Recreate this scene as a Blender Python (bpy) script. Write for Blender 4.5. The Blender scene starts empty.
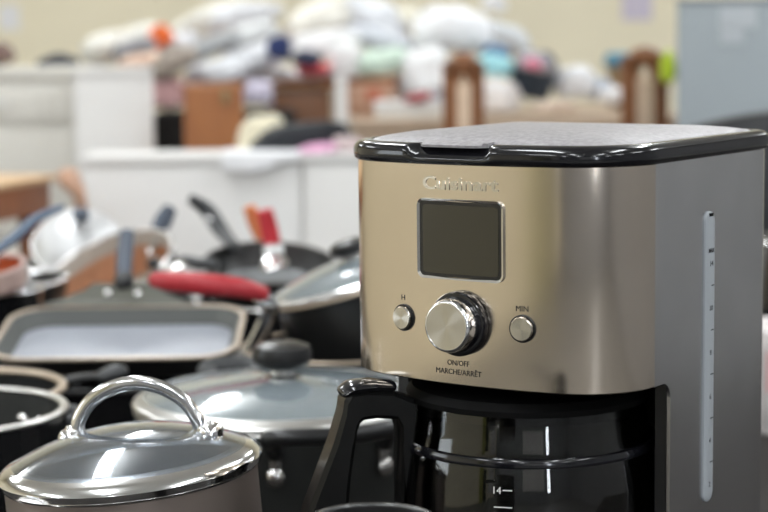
import bpy, bmesh, math, random
from mathutils import Vector, Matrix, noise
C = bpy.context.scene.collection
S = bpy.context.scene
# ------------------------------------------------------------------ camera
F, CX, CY, HY, ROLL, CAMZ = 1780.0, 384.0, 256.0, 40.6, -0.0131, 1.205
PITCH = math.atan((CY - HY) / F)
cam_d = bpy.data.cameras.new('camera'); cam = bpy.data.objects.new('camera', cam_d); C.objects.link(cam)
cam.matrix_world = Matrix.Translation((0, 0, CAMZ)) @ Matrix.Rotation(math.pi/2 - PITCH, 4, 'X') @ Matrix.Rotation(ROLL, 4, 'Z')
cam_d.sensor_width = 36; cam_d.lens = F / 768 * 36
cam_d.clip_start = 0.05; cam_d.clip_end = 60
cam_d.dof.use_dof = True; cam_d.dof.focus_distance = 1.14; cam_d.dof.aperture_fstop = 6.6
S.camera = cam
# ------------------------------------------------------------------ world, lamps, exposure
W = bpy.data.worlds.new('world'); S.world = W; W.use_nodes = True
W.node_tree.nodes['Background'].inputs[0].default_value = (0.75, 0.85, 1.0, 1)
W.node_tree.nodes['Background'].inputs[1].default_value = 0.06
def area(name, loc, size, energy, color, rot=(0, 0, 0)):
    d = bpy.data.lights.new(name, 'AREA'); d.shape = 'RECTANGLE'; d.size, d.size_y = size; d.energy = energy; d.color = color
    o = bpy.data.objects.new(name, d); C.objects.link(o); o.location = loc; o.rotation_euler = rot
    return o
for lx in (-3.2, -0.9, 1.4, 3.6):
    for ly in (-5.0, -2.2, 0.4, 3.0, 5.8):  # first row, behind the camera, added to brighten reflections in the steel corner
        area('fluorescent_tube_light', (lx, ly, 2.98), (0.22, 1.3), 22, (0.93, 0.97, 1.0))
        area('added_uplight', (lx, ly, 3.0), (0.22, 1.3), 11, (0.93, 0.97, 1.0), (math.pi, 0, 0))  # upward lamps added to brighten the ceiling that the lids mirror
area('window_daylight', (1.95, -6.45, 1.55), (0.36, 1.9), 38, (0.86, 0.92, 1.0), (math.pi/2, 0, 0))
area('window_daylight', (-4.93, 0.9, 1.7), (1.5, 1.3), 22, (0.82, 0.91, 1.0), (0, -math.pi/2, 0))
S.view_settings.view_transform = 'Standard'; S.view_settings.look = 'None'
S.view_settings.exposure = 0.06; S.view_settings.gamma = 1.0; S.view_settings.use_curve_mapping = False

# ------------------------------------------------------------------ helpers
def at(x, y, Y):
    """the world point at distance Y along the view that shows at pixel (x, y)"""
    c, s = math.cos(ROLL), math.sin(ROLL)
    dx, dy = x - CX, y - CY
    X, V = dx*c + dy*s, -dx*s + dy*c
    cp, sp = math.cos(PITCH), math.sin(PITCH)
    dz, dyy = (-V/F)*cp - sp, (-V/F)*(-1)*0 + cp + (-V/F)*sp
    t = Y / dyy
    return Vector((X/F*t, Y, CAMZ + dz*t))
def px(n, Y): return n * Y / F
_m = {}
def mat(name, col, rough=0.5, metal=0.0, var=0.0, vscale=20.0, bump=0.0, bscale=60.0, aniso=0.0, trans=0.0, ior=1.45, spec=0.5, coat=0.0, stretch=None, sheen=0.0, emit=0.0, tangent='Z', rvar=0.0):
    if name in _m: return _m[name]
    m = bpy.data.materials.new(name); m.use_nodes = True; nt = m.node_tree; b = nt.nodes['Principled BSDF']
    b.inputs['Base Color'].default_value = (*col, 1); b.inputs['Roughness'].default_value = rough; b.inputs['Metallic'].default_value = metal
    b.inputs['IOR'].default_value = ior; b.inputs['Transmission Weight'].default_value = trans; b.inputs['Specular IOR Level'].default_value = spec
    b.inputs['Coat Weight'].default_value = coat; b.inputs['Coat Roughness'].default_value = 0.05; b.inputs['Sheen Weight'].default_value = sheen
    tc = nt.nodes.new('ShaderNodeTexCoord'); mp = nt.nodes.new('ShaderNodeMapping'); nt.links.new(tc.outputs['Object'], mp.inputs[0])
    if stretch: mp.inputs['Scale'].default_value = stretch
    if var or rvar:
        n = nt.nodes.new('ShaderNodeTexNoise'); n.inputs['Scale'].default_value = vscale; n.inputs['Detail'].default_value = 5; nt.links.new(mp.outputs[0], n.inputs['Vector'])
        if var:
            r = nt.nodes.new('ShaderNodeValToRGB'); r.color_ramp.elements[0].position = 0.3; r.color_ramp.elements[1].position = 0.7
            r.color_ramp.elements[0].color = (*[max(0, c*(1-var)) for c in col], 1); r.color_ramp.elements[1].color = (*[min(1, c*(1+var)) for c in col], 1)
            nt.links.new(n.outputs['Fac'], r.inputs[0]); nt.links.new(r.outputs[0], b.inputs['Base Color'])
        if rvar:
            mr = nt.nodes.new('ShaderNodeMapRange'); mr.inputs[1].default_value = 0.3; mr.inputs[2].default_value = 0.7
            mr.inputs[3].default_value = max(0.02, rough-rvar); mr.inputs[4].default_value = rough+rvar
            nt.links.new(n.outputs['Fac'], mr.inputs[0]); nt.links.new(mr.outputs[0], b.inputs['Roughness'])
    if bump:
        n2 = nt.nodes.new('ShaderNodeTexNoise'); n2.inputs['Scale'].default_value = bscale; n2.inputs['Detail'].default_value = 4; nt.links.new(mp.outputs[0], n2.inputs['Vector'])
        bp = nt.nodes.new('ShaderNodeBump'); bp.inputs['Strength'].default_value = bump; bp.inputs['Distance'].default_value = 0.002
        nt.links.new(n2.outputs['Fac'], bp.inputs['Height']); nt.links.new(bp.outputs[0], b.inputs['Normal'])
    if aniso:
        b.inputs['Anisotropic'].default_value = aniso
        t = nt.nodes.new('ShaderNodeTangent'); t.direction_type = 'RADIAL'; t.axis = tangent; nt.links.new(t.outputs[0], b.inputs['Tangent'])
    _m[name] = m; return m
def wood(name, col, dark, scale=6.0, rough=0.45, axis=(1, 8, 8)):
    if name in _m: return _m[name]
    m = bpy.data.materials.new(name); m.use_nodes = True; nt = m.node_tree; b = nt.nodes['Principled BSDF']; b.inputs['Roughness'].default_value = rough
    tc = nt.nodes.new('ShaderNodeTexCoord'); mp = nt.nodes.new('ShaderNodeMapping'); mp.inputs['Scale'].default_value = axis
    n = nt.nodes.new('ShaderNodeTexNoise'); n.inputs['Scale'].default_value = scale; n.inputs['Detail'].default_value = 6; n.inputs['Distortion'].default_value = 0.6
    r = nt.nodes.new('ShaderNodeValToRGB'); r.color_ramp.elements[0].position = 0.35; r.color_ramp.elements[1].position = 0.7
    r.color_ramp.elements[0].color = (*dark, 1); r.color_ramp.elements[1].color = (*col, 1)
    nt.links.new(tc.outputs['Object'], mp.inputs[0]); nt.links.new(mp.outputs[0], n.inputs['Vector']); nt.links.new(n.outputs['Fac'], r.inputs[0]); nt.links.new(r.outputs[0], b.inputs['Base Color'])
    _m[name] = m; return m
def thing(name, label, cat, loc=(0, 0, 0), rot=(0, 0, 0), group=None):
    o = bpy.data.objects.new(name, None); C.objects.link(o); o.empty_display_size = 0.02
    o.location = loc; o.rotation_euler = rot; o['label'] = label; o['category'] = cat
    if group: o['group'] = group
    return o
def tag(o, label, cat, group=None):
    o['label'] = label; o['category'] = cat
    if group: o['group'] = group
    return o
def obj(name, bm, mats, parent=None, smooth=True, loc=None, label=None, angle=40):
    bmesh.ops.recalc_face_normals(bm, faces=bm.faces)
    me = bpy.data.meshes.new(name); bm.to_mesh(me); bm.free()
    if not isinstance(mats, (list, tuple)): mats = [mats]
    for m in mats: me.materials.append(m)
    if smooth:
        me.polygons.foreach_set('use_smooth', [True]*len(me.polygons))
        me.set_sharp_from_angle(angle=math.radians(angle))
    o = bpy.data.objects.new(name, me); C.objects.link(o)
    if parent: o.parent = parent
    if loc: o.location = loc
    if label: o['label'] = label
    return o
def struct(name, bm, m, smooth=False):
    o = obj(name, bm, m, smooth=smooth); o['kind'] = 'structure'; return o
def box(bm, c, s, bev=0.0, rot=None, seg=2):
    r = bmesh.ops.create_cube(bm, size=1)
    vs = r['verts']; M = Matrix.Translation(c) @ (rot.to_4x4() if rot else Matrix.Identity(4)) @ Matrix.Diagonal((*s, 1))
    bmesh.ops.transform(bm, matrix=M, verts=vs)
    if bev:
        es = list({e for v in vs for e in v.link_edges})
        bmesh.ops.bevel(bm, geom=es, offset=bev, segments=seg, affect='EDGES', profile=0.5)
    return bm
def B(c, s, bev=0.0, rot=None, seg=2): return box(bmesh.new(), c, s, bev, rot, seg)
def loft(bm, rings, cap0=True, cap1=True, closed=True, mi=None):
    vs = [[bm.verts.new(p) for p in r] for r in rings]
    n = len(vs[0])
    for k in range(len(vs)-1):
        for i in range(n if closed else n-1):
            f = bm.faces.new((vs[k][i], vs[k][(i+1) % n], vs[k+1][(i+1) % n], vs[k+1][i]))
            if mi: f.material_index = mi[k]
    if cap0: bm.faces.new(vs[0][::-1])
    if cap1: bm.faces.new(vs[-1])
    return vs
def lathe(bm, prof, n=64, mi=None, origin=(0, 0, 0)):
    """prof: (r, z) list; mi: material index of each segment"""
    ox, oy, oz = origin; rows = []
    for r, z in prof:
        if r < 1e-6: rows.append([bm.verts.new((ox, oy, oz+z))])
        else: rows.append([bm.verts.new((ox+r*math.cos(2*math.pi*i/n), oy+r*math.sin(2*math.pi*i/n), oz+z)) for i in range(n)])
    for k in range(len(rows)-1):
        a, b = rows[k], rows[k+1]
        for i in range(n):
            j = (i+1) % n
            if len(a) == 1 and len(b) == 1: continue
            if len(a) == 1: f = bm.faces.new((a[0], b[j], b[i]))
            elif len(b) == 1: f = bm.faces.new((a[i], a[j], b[0]))
            else: f = bm.faces.new((a[i], a[j], b[j], b[i]))
            if mi: f.material_index = mi[k]
    return bm
def catmull(pts, n=8):
    P = [Vector(p) for p in pts]; P = [P[0]*2-P[1]] + P + [P[-1]*2-P[-2]]; out = []
    for i in range(1, len(P)-2):
        for k in range(n):
            t = k/n; a, b, c, d = P[i-1:i+3]
            out.append(0.5*((2*b)+(-a+c)*t+(2*a-5*b+4*c-d)*t*t+(-a+3*b-3*c+d)*t**3))
    out.append(P[-2]); return out
def tube(bm, pts, rad, n=14, flat=1.0, up=(0, 0, 1), sm=8, dome=True):
    """sweep an ellipse (rad across, rad*flat along up) along a smooth path; rad: number or list per control point"""
    path = catmull(pts, sm) if sm else [Vector(p) for p in pts]
    m = len(path)
    def R(i):
        if isinstance(rad, (int, float)): return rad
        t = i/(m-1)*(len(rad)-1); k = min(int(t), len(rad)-2); return rad[k]+(rad[k+1]-rad[k])*(t-k)
    rings = []; up = Vector(up)
    for i, p in enumerate(path):
        t = (path[min(i+1, m-1)]-path[max(i-1, 0)]).normalized()
        s = t.cross(up)
        if s.length < 1e-4: s = t.cross(Vector((0.3, 1, 0.1)))
        s.normalize(); u = s.cross(t).normalized()
        r = R(i)
        def ring(q, k): return [q + s*(r*k*math.cos(2*math.pi*j/n)) + u*(r*k*flat*math.sin(2*math.pi*j/n)) for j in range(n)]
        if dome and i == 0:
            rings += [ring(p-t*r*0.6*flat, 0.35), ring(p-t*r*0.42*flat, 0.75)]
        rings.append(ring(p, 1))
        if dome and i == m-1:
            rings += [ring(p+t*r*0.42*flat, 0.75), ring(p+t*r*0.6*flat, 0.35)]
    loft(bm, rings); return bm
def ring_prof(R, r, flat=1.0, n=10, z=0): return [(R+r*math.cos(2*math.pi*k/n), z+r*flat*math.sin(2*math.pi*k/n)) for k in range(n+1)]
def ringbm(R, r, flat=1.0, z=0, n=72): return lathe(bmesh.new(), ring_prof(R, r, flat, z=z), n)

# ------------------------------------------------------------------ materials
steel_warm = mat('brushed steel of the front', (0.69, 0.605, 0.515), 0.14, 1.0, aniso=0.92, var=0.05, vscale=12)
steel_side = mat('brushed steel of the side', (0.68, 0.68, 0.69), 0.26, 1.0, var=0.10, vscale=14)
chrome = mat('polished chrome', (0.80, 0.80, 0.81), 0.10, 1.0)
steel = mat('plain steel', (0.68, 0.67, 0.66), 0.20, 1.0, rvar=0.06, vscale=30)
knobface = mat('spun steel', (0.62, 0.59, 0.54), 0.22, 1.0, aniso=0.9, tangent='Y')
black_gloss = mat('glossy black plastic', (0.006, 0.006, 0.008), 0.13, spec=0.5, coat=0.3)
black_sat = mat('satin black plastic', (0.012, 0.012, 0.013), 0.38)
black_matte = mat('matt black plastic', (0.005, 0.005, 0.005), 0.6, spec=0.08)
lid_grey = mat('dusty grey lid plate', (0.30, 0.285, 0.295), 0.42, var=0.22, vscale=260, bump=0.15, bscale=900)
lcd = mat('lcd glass', (0.030, 0.027, 0.018), 0.12, spec=0.5)
lcd_in = mat('lcd window', (0.050, 0.044, 0.030), 0.22, spec=0.35)
gauge_m = mat('milky gauge plastic', (0.36, 0.385, 0.41), 0.3, spec=0.5)
ink = mat('black ink', (0.012, 0.011, 0.01), 0.6)
white_ink = mat('white ink', (0.75, 0.75, 0.72), 0.6)
smoke_glass = mat('smoky carafe glass', (0.62, 0.62, 0.60), 0.02, trans=1.0, ior=1.47)
glass_reflect_haze = mat('lid glass hazed for reflection', (0.60, 0.69, 0.74), 0.06, trans=0.72, ior=1.5, coat=0.5)  # pale bluish reflection of the ceiling put into the glass colour as haze
glass_reflect_tint = mat('lid glass tinted for reflection', (0.68, 0.76, 0.86), 0.03, trans=0.955, ior=1.5, coat=0.6)  # blue of reflected ceiling and windows put into the glass colour
glass = mat('clear lid glass', (0.93, 0.96, 0.97), 0.015, trans=1.0, ior=1.48)
anod = mat('taupe anodised metal', (0.26, 0.215, 0.19), 0.42, 0.7, var=0.06, vscale=8)
nonstick = mat('black nonstick', (0.014, 0.014, 0.014), 0.42, var=0.3, vscale=40)
nonstick_grey = mat('dark grey nonstick', (0.035, 0.036, 0.034), 0.45, var=0.2, vscale=30)
enamel_black = mat('glossy black enamel', (0.008, 0.008, 0.009), 0.14, coat=0.4)
enamel_dark = mat('dark charcoal enamel', (0.020, 0.021, 0.020), 0.33)
griddle_in = mat('worn grey nonstick', (0.27, 0.285, 0.325), 0.42, var=0.10, vscale=12)
griddle_olive = mat('olive grey cast metal', (0.105, 0.105, 0.085), 0.5)
tanrim = mat('tan metal rim', (0.50, 0.41, 0.32), 0.33, 0.6)
silver_rim = mat('bare aluminium rim', (0.62, 0.61, 0.59), 0.3, 0.9)
bluegrey = mat('blue grey bakelite', (0.065, 0.080, 0.110), 0.38)
bluehandle = mat('slate blue bakelite', (0.075, 0.110, 0.170), 0.4)
bakelite = mat('black bakelite', (0.015, 0.015, 0.016), 0.30)
darkgrip = mat('charcoal grip', (0.045, 0.047, 0.050), 0.45)
red_grip = mat('red silicone', (0.42, 0.030, 0.040), 0.38)
coral = mat('coral silicone', (0.72, 0.060, 0.075), 0.4)
orange_s = mat('orange silicone', (0.82, 0.30, 0.13), 0.45)
copper_in = mat('brown copper', (0.62, 0.38, 0.25), 0.42, 0.5, var=0.15, vscale=10)
copper_or = mat('bright copper', (0.55, 0.16, 0.07), 0.4, 0.6, var=0.1)
wall_m = mat('beige wall paint', (0.84, 0.765, 0.585), 0.85, var=0.03, vscale=2, bump=0.05)
wall_dark = mat('grey wall paint', (0.27, 0.27, 0.275), 0.85, var=0.04, vscale=2)
ceil_m = mat('white ceiling tile', (0.78, 0.77, 0.74), 0.9, var=0.05, vscale=8)
floor_m = mat('grey vinyl floor', (0.19, 0.185, 0.175), 0.5, var=0.08, vscale=3)
white_p = mat('white painted board', (0.74, 0.725, 0.71), 0.5, var=0.02, vscale=4)
white_q = mat('warm white laminate', (0.70, 0.675, 0.625), 0.5, var=0.02, vscale=4)
cab_grey = mat('grey painted steel', (0.30, 0.335, 0.36), 0.5, var=0.03, vscale=5)
table_m = mat('dark brown laminate', (0.028, 0.025, 0.023), 0.75, var=0.2, vscale=8, spec=0.15)
iron = mat('dark grey metal', (0.10, 0.10, 0.105), 0.45, 0.6)
wood_or = wood('orange brown wood', (0.33, 0.115, 0.024), (0.26, 0.085, 0.018), axis=(8, 8, 1))
wood_red = wood('reddish brown wood', (0.36, 0.115, 0.028), (0.24, 0.07, 0.018))
wood_lt = wood('light honey wood', (0.68, 0.46, 0.26), (0.58, 0.37, 0.19))
wood_dk = wood('dark brown wood', (0.23, 0.092, 0.034), (0.17, 0.066, 0.024))
walnut = wood('walnut wood', (0.26, 0.10, 0.035), (0.19, 0.07, 0.025))
wood_tan = wood('tan wood', (0.60, 0.36, 0.25), (0.5, 0.28, 0.18))
wood_grey = wood('greyed tan wood', (0.56, 0.43, 0.32), (0.47, 0.35, 0.25))
def cloth(col, var=0.06): 
    return mat('cloth %.3f %.3f %.3f' % col, col, 0.9, var=var, vscale=9, sheen=0.2, bump=0.3, bscale=90)

# ------------------------------------------------------------------ the room
X0, X1, Y0, Y1, ZC = -5.0, 5.0, -6.5, 8.0, 3.2
struct('floor', B(((X0+X1)/2, (Y0+Y1)/2, -0.05), (X1-X0+0.4, Y1-Y0+0.4, 0.1)), floor_m)
struct('ceiling', B(((X0+X1)/2, (Y0+Y1)/2, ZC+0.05), (X1-X0+0.4, Y1-Y0+0.4, 0.1)), ceil_m)
struct('wall_back', B(((X0+X1)/2, Y1+0.05, ZC/2), (X1-X0, 0.1, ZC)), wall_m)
struct('wall_front', B(((X0+X1)/2, Y0-0.05, ZC/2), (X1-X0, 0.1, ZC)), mat('blue grey wall paint', (0.27, 0.275, 0.29), 0.85, var=0.04, vscale=2))
struct('reflection_panel_front', B((0.15, Y0+0.02, 1.6), (2.5, 0.04, 1.7), 0.005), white_p)  # unseen white panel added for a bright band in the steel's reflection
struct('reflection_panel_left', B((X0+0.02, -5.6, 1.5), (0.04, 1.1, 2.2), 0.005), white_p)  # unseen white panel added to brighten what the steel corner mirrors
struct('wall_left', B((X0-0.05, (Y0+Y1)/2, ZC/2), (0.1, Y1-Y0, ZC)), wall_m)
struct('wall_right', B((X1+0.05, (Y0+Y1)/2, ZC/2), (0.1, Y1-Y0, ZC)), wall_dark)
struct('reflection_panel_dark', B((X0+0.03, -4.35, 1.05), (0.06, 0.5, 2.1), 0.005), mat('dark green panel paint', (0.02, 0.022, 0.014), 0.5))  # unseen dark panel added for the dark stripe mirrored in the steel
struct('reflection_panel_olive', B((X0+0.06, -3.75, 1.15), (0.12, 0.42, 2.3), 0.005), mat('olive paint', (0.42, 0.40, 0.12), 0.6))  # unseen olive panel added to tint the reflection next to the dark stripe
struct('baseboard_back', B((0, Y1-0.01, 0.05), (X1-X0, 0.02, 0.1)), white_q)
def paper(name, label, x0, y0, x1, y1, Y, m, cat='paper'):
    a, b = at(x0, y0, Y), at(x1, y1, Y)
    bm = B(((a.x+b.x)/2, Y, (a.z+b.z)/2), (abs(b.x-a.x), 0.002, abs(a.z-b.z)))
    return tag(obj(name, bm, m, smooth=False), label, cat)
paper('paper_notice', 'pale lavender paper notice taped high on the beige wall', 622, -16, 652, 20, 7.998, mat('lavender paper', (0.62, 0.56, 0.66), 0.8))
paper('paper_notice', 'white paper notice on the beige wall above the white chest of drawers', -2, 5, 20, 30, 7.998, mat('white paper', (0.80, 0.79, 0.80), 0.8))

# ------------------------------------------------------------------ background furniture
def table(name, label, x0, x1, y0, y1, z, top_m, leg_m, t=0.03, cat='table', apron=0.0, loc=None, rz=0, apron_m=None, leg=0.045):
    cx, cy = (x0+x1)/2, (y0+y1)/2; w, d = x1-x0, y1-y0
    T = thing(name, label, cat, loc or (cx, cy, 0), (0, 0, rz))
    obj('tabletop', B((0, 0, z-t/2), (w, d, t), 0.004), top_m, T)
    if apron: obj('apron', B((0, 0, z-t-apron/2), (w-0.03, d-0.03, apron), 0.002), apron_m or leg_m, T)
    for sx in (-1, 1):
        for sy in (-1, 1):
            obj('leg', B((sx*(w/2-leg/2-0.02), sy*(d/2-leg/2-0.02), (z-t)/2), (leg, leg, z-t), 0.004), leg_m, T)
    return T
# white chest of drawers
a, b = at(75, 68, 4.9), at(0, 125, 4.9)
cx0 = a.x - 0.95
T = thing('chest_of_drawers', 'white chest of drawers with wide drawer fronts at the far left', 'chest of drawers', ((cx0+a.x)/2, 5.15, 0))
w = a.x-cx0; zt = a.z
obj('carcass', B((0, 0, (zt-0.02)/2), (w-0.004, 0.48, zt-0.02), 0.003), white_q, T)
obj('top_board', B((0, -0.005, zt-0.0125), (w+0.01, 0.51, 0.025), 0.004), white_q, T)
zz = zt-0.035; hh = (zt-0.035-(b.z))
for k in range(4):
    h = hh if k == 0 else (b.z-0.06)/3
    dr = obj('drawer', B((0, -0.248, zz-h/2), (w-0.02, 0.02, h-0.012), 0.003), white_q, T); zz -= h
    for s in (-1, 1): obj('knob', lathe(bmesh.new(), [(0, -0.028), (0.010, -0.028), (0.013, -0.020), (0.006, -0.010), (0.006, 0), (0, 0)], 20), white_p, dr, loc=(s*0.28, -0.258, zz+h/2)).rotation_euler = (-math.pi/2, 0, 0)
p = at(63, 66, 4.95)
tag(obj('pouch', tube(bmesh.new(), [(p.x-0.075, 5.0, zt+0.014), (p.x-0.02, 5.0, zt+0.024), (p.x+0.03, 5.0, zt+0.016)], [0.010, 0.020, 0.012], flat=0.9), cloth((0.035, 0.04, 0.06))), 'small flat black pouch lying on the white chest of drawers', 'bag')
p = at(-3, 62, 4.95)
tag(obj('bag', tube(bmesh.new(), [(p.x-0.09, 5.0, zt+0.03), (p.x, 5.0, zt+0.04), (p.x+0.03, 5.0, zt+0.03)], [0.02, 0.04, 0.02], flat=0.9), cloth((0.20, 0.13, 0.11))), 'brown bag on the far left end of the white chest of drawers', 'bag')
# taller bright white cabinet beside it
a, b = at(75, 69, 4.6), at(150, 69, 4.6)
T = thing('cabinet', 'bright white smooth-sided cabinet standing right of the white chest of drawers', 'cabinet', (b.x-(b.x-a.x)/2*math.cos(0.15)-0.25*math.sin(0.15), 4.6+0.25*math.cos(0.15), 0), (0, 0, 0.15))
w = b.x-a.x+0.01
obj('body', B((0, -0.11, (a.z-0.02)/2+0.01), (w, 0.28, a.z-0.04), 0.004), white_p, T)
obj('top_board', B((0, -0.11, a.z-0.01), (w+0.002, 0.29, 0.02), 0.003), white_p, T)
obj('plinth', B((0, -0.11, 0.01), (w-0.02, 0.26, 0.02)), white_q, T)
# long low white cabinet behind the pans
a = at(82, 152, 3.8); zt = at(220, 154.5, 3.8).z; x1 = 0.34
T = thing('low_cabinet', 'long low white cabinet with a plain back standing behind the pans', 'cabinet', ((a.x+x1)/2, 3.89, 0))
w = x1-a.x; px_s = at(302, 200, 3.8).x-(a.x+x1)/2
obj('back_panel', B(((-w/2+px_s)/2-0.001, -0.08, (zt-0.02)/2), (w/2+px_s-0.003, 0.02, zt-0.02), 0.002), white_p, T)
obj('back_panel', B(((w/2+px_s)/2+0.001, -0.08, (zt-0.02)/2), (w/2-px_s-0.003, 0.02, zt-0.02), 0.002), white_p, T)
obj('carcass', B((0, 0.005, (zt-0.02)/2), (w-0.01, 0.14, zt-0.022), 0.003), white_q, T)
obj('top_board', B((0, 0, zt-0.009), (w+0.01, 0.19, 0.018), 0.003), white_p, T)
# white cloth hanging over its edge
a, b = at(222, 156, 3.8), at(300, 168, 3.8)
bm = bmesh.new(); rings = []
for i in range(15):
    t = i/14; x = a.x+(b.x-a.x)*t; hz = 0.024+0.012*math.sin(t*5)+0.006*noise.noise((t*6, 0, 0))
    rings.append([(x, 3.96, zt+0.0012), (x, 3.90, zt+0.0025), (x, 3.79, zt+0.003), (x, 3.783, zt-0.002), (x, 3.782, zt-hz), (x, 3.7795, zt-hz), (x, 3.780, zt+0.001), (x, 3.79, zt+0.0055), (x, 3.90, zt+0.005), (x, 3.96, zt+0.004)])
loft(bm, rings)
tag(obj('pillowcase', bm, cloth((0.84, 0.84, 0.86))), 'flat white pillowcase draped over the top edge of the long low white cabinet', 'linen')
# wooden desk at left, seen past its corner
c0, c1 = at(60, 176, 3.6), at(0, 186.5, 3.36)
d = (c1-c0); d.z = 0; d.normalize(); side = Vector((d.y, -d.x, 0)); side = side if side.x < 0 else -side
L, Wd = 0.66, 0.95
ctr = Vector((c0.x, c0.y, 0)) + d*(L/2) + side*(Wd/2)
ang = math.atan2(-side.y, -side.x)
table('desk', 'reddish brown wooden desk with a honey-coloured top beside the white chest of drawers', -Wd/2, Wd/2, -L/2, L/2, (c0.z+c1.z)/2+0.004, wood_lt, wood_red, 0.012, 'desk', 0.062, loc=(ctr.x, ctr.y, 0), rz=ang, apron_m=wood_red)
# wooden chair between desk and low cabinet
T = thing('wooden_chair', 'tan wooden chair with a sloping back post tucked beside the wooden desk', 'chair', (-0.605, 3.49, 0), (0, 0, math.radians(100)))
zt = at(70, 172, 3.6).z
obj('seat', B((0, 0.24, 0.44), (0.24, 0.38, 0.03), 0.01), wood_tan, T)
for s in (-1, 1):
    obj('leg', tube(bmesh.new(), [(s*0.11, 0.41, 0), (s*0.11, 0.40, 0.43)], 0.014, sm=4), wood_tan, T)
    obj('back_post', tube(bmesh.new(), [(s*0.11, 0.06, 0), (s*0.11, 0.05, 0.45), (s*0.11, 0.02, 0.74), (s*0.10, -0.01, zt-0.05), (s*0.10, 0.02, zt)], 0.013, sm=5), wood_tan, T)
obj('back_rail', tube(bmesh.new(), [(-0.10, 0.02, zt-0.004), (0, 0.0, zt), (0.10, 0.02, zt-0.004)], 0.012), wood_tan, T)
obj('back_rail', tube(bmesh.new(), [(-0.11, 0.03, 0.68), (0, 0.02, 0.68), (0.11, 0.03, 0.68)], 0.010), wood_tan, T)
# upright orange-brown cabinet
a, b = at(183, 86, 4.5), at(243, 86, 4.5)
T = thing('bedside_cabinet', 'narrow orange-brown wooden cabinet with a small latch below the white linen heap', 'cabinet', (b.x-(b.x-a.x)/2-0.18*math.sin(0.09), 4.5+0.18, 0), (0, 0, 0.09))
w = b.x-a.x
obj('body', B((0, 0.01, a.z/2), (w, 0.34, a.z), 0.004), wood_or, T)
obj('door', B((0, -0.168, a.z/2+0.02), (w-0.004, 0.018, a.z-0.05), 0.003), wood_or, T)
obj('latch', B((w*0.20, -0.180, a.z-0.028), (0.016, 0.008, 0.034), 0.003), mat('aged brass', (0.30, 0.24, 0.13), 0.4, 0.7), T)
# black bench added in place of the shade in the dark gap
a, b = at(151, 114, 4.95), at(290, 114, 4.95)
T = thing('gap_block', 'added black bench in the dark gap beside the orange-brown cabinet', 'block', ((a.x+b.x)/2, 5.1, 0))
obj('body', B((0, 0, a.z/2-0.012), (b.x-a.x, 0.26, a.z-0.024), 0.006), mat('black gap fill', (0.015, 0.014, 0.014), 0.8), T)
obj('lid', B((0, 0, a.z-0.012), (b.x-a.x+0.01, 0.28, 0.024), 0.008), mat('black gap fill', (0, 0, 0)), T)
# big table under the linen heap
a, b = at(100, 84, 5.25), at(338, 84, 5.25); ZA = a.z
table('long_table', 'long brown wooden table with an orange-edged top under the linen heap', a.x+0.05, b.x, 5.25, 6.25, ZA, wood_or, wood_dk, 0.018, 'table', 0.0, leg=0.02)
a, b = at(267, 88, 5.28), at(325, 88, 5.28)
T = thing('drawer_unit', 'dark brown wooden drawer unit under the long orange-edged table', 'drawer unit', ((a.x+b.x)/2, 5.48, 0))
obj('body', B((0, 0, (ZA-0.03)/2), (b.x-a.x, 0.4, ZA-0.03), 0.004), wood_dk, T)
for k in range(3): obj('drawer', B((0, -0.203, ZA-0.15-0.25*k), (b.x-a.x-0.004, 0.010, 0.245), 0.002), wood_dk, T)
a = at(341, 76, 5.1)
T = thing('clothes_rail_post', 'white metal post standing between the dark drawer unit and the tan crate', 'post', (a.x, 5.1, 0))
obj('tube', B((0, 0, a.z/2), (0.034, 0.03, a.z), 0.005), white_p, T)
obj('foot', B((0, 0, 0.012), (0.06, 0.36, 0.024), 0.006), white_p, T)
obj('brace', tube(bmesh.new(), [(0.022, 0, 0.15), (0.028, 0, a.z-0.12)], 0.007, sm=3), mat('grey tube', (0.35, 0.35, 0.36), 0.4, 0.6), T)
# right-hand table
a, b = at(350, 117.5, 5.0), at(690, 117.5, 5.0); ZB = at(560, 117.5, 5.0).z
table('pine_table', 'long light wooden table with a greyed tan top behind the coffee maker', a.x, b.x, 5.0, 6.0, ZB, wood_grey, wood_grey, 0.028, 'table', 0.06)
# open tan crate
a, b = at(345, 78, 5.3), at(396, 78, 5.3)
T = thing('wooden_crate', 'open tan wooden crate with orange rim on the light wooden table', 'crate', ((a.x+b.x)/2, 5.42, ZB))
w, h = b.x-a.x, a.z-ZB
obj('side_panel', B((-w/2+0.006, 0, h/2), (0.012, 0.26, h), 0.002), wood_tan, T); obj('side_panel', B((w/2-0.006, 0, h/2), (0.012, 0.26, h), 0.002), wood_tan, T)
obj('front_panel', B((0, -0.124, h/2-0.005), (w-0.024, 0.012, h-0.01), 0.002), wood_tan, T); obj('back_panel', B((0, 0.124, h/2), (w-0.024, 0.012, h), 0.002), wood_tan, T)
obj('bottom', B((0, 0, 0.006), (w-0.024, 0.236, 0.01)), wood_tan, T)
obj('rim_strip', B((0, -0.133, h-0.008), (w+0.004, 0.006, 0.018), 0.002), wood_or, T)
obj('sticker', B((0.01, -0.1315, h*0.55), (0.045, 0.003, 0.030), 0.001), mat('red sticker', (0.55, 0.13, 0.06), 0.6), T)
# flat white boxes on the right-hand table
a, b = at(374, 101, 5.15), at(450, 101, 5.15)
T = thing('flat_box', 'flat white box lying on the light wooden table before the tan crate', 'box', ((a.x+b.x)/2, 5.14, ZB))
obj('tray', B((0, 0, (a.z-ZB)*0.35), (b.x-a.x-0.004, 0.2, (a.z-ZB)*0.7), 0.002), white_q, T)
obj('lid', B((0, 0, (a.z-ZB)*0.75), (b.x-a.x, 0.204, (a.z-ZB)*0.5), 0.003), white_p, T)
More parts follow.
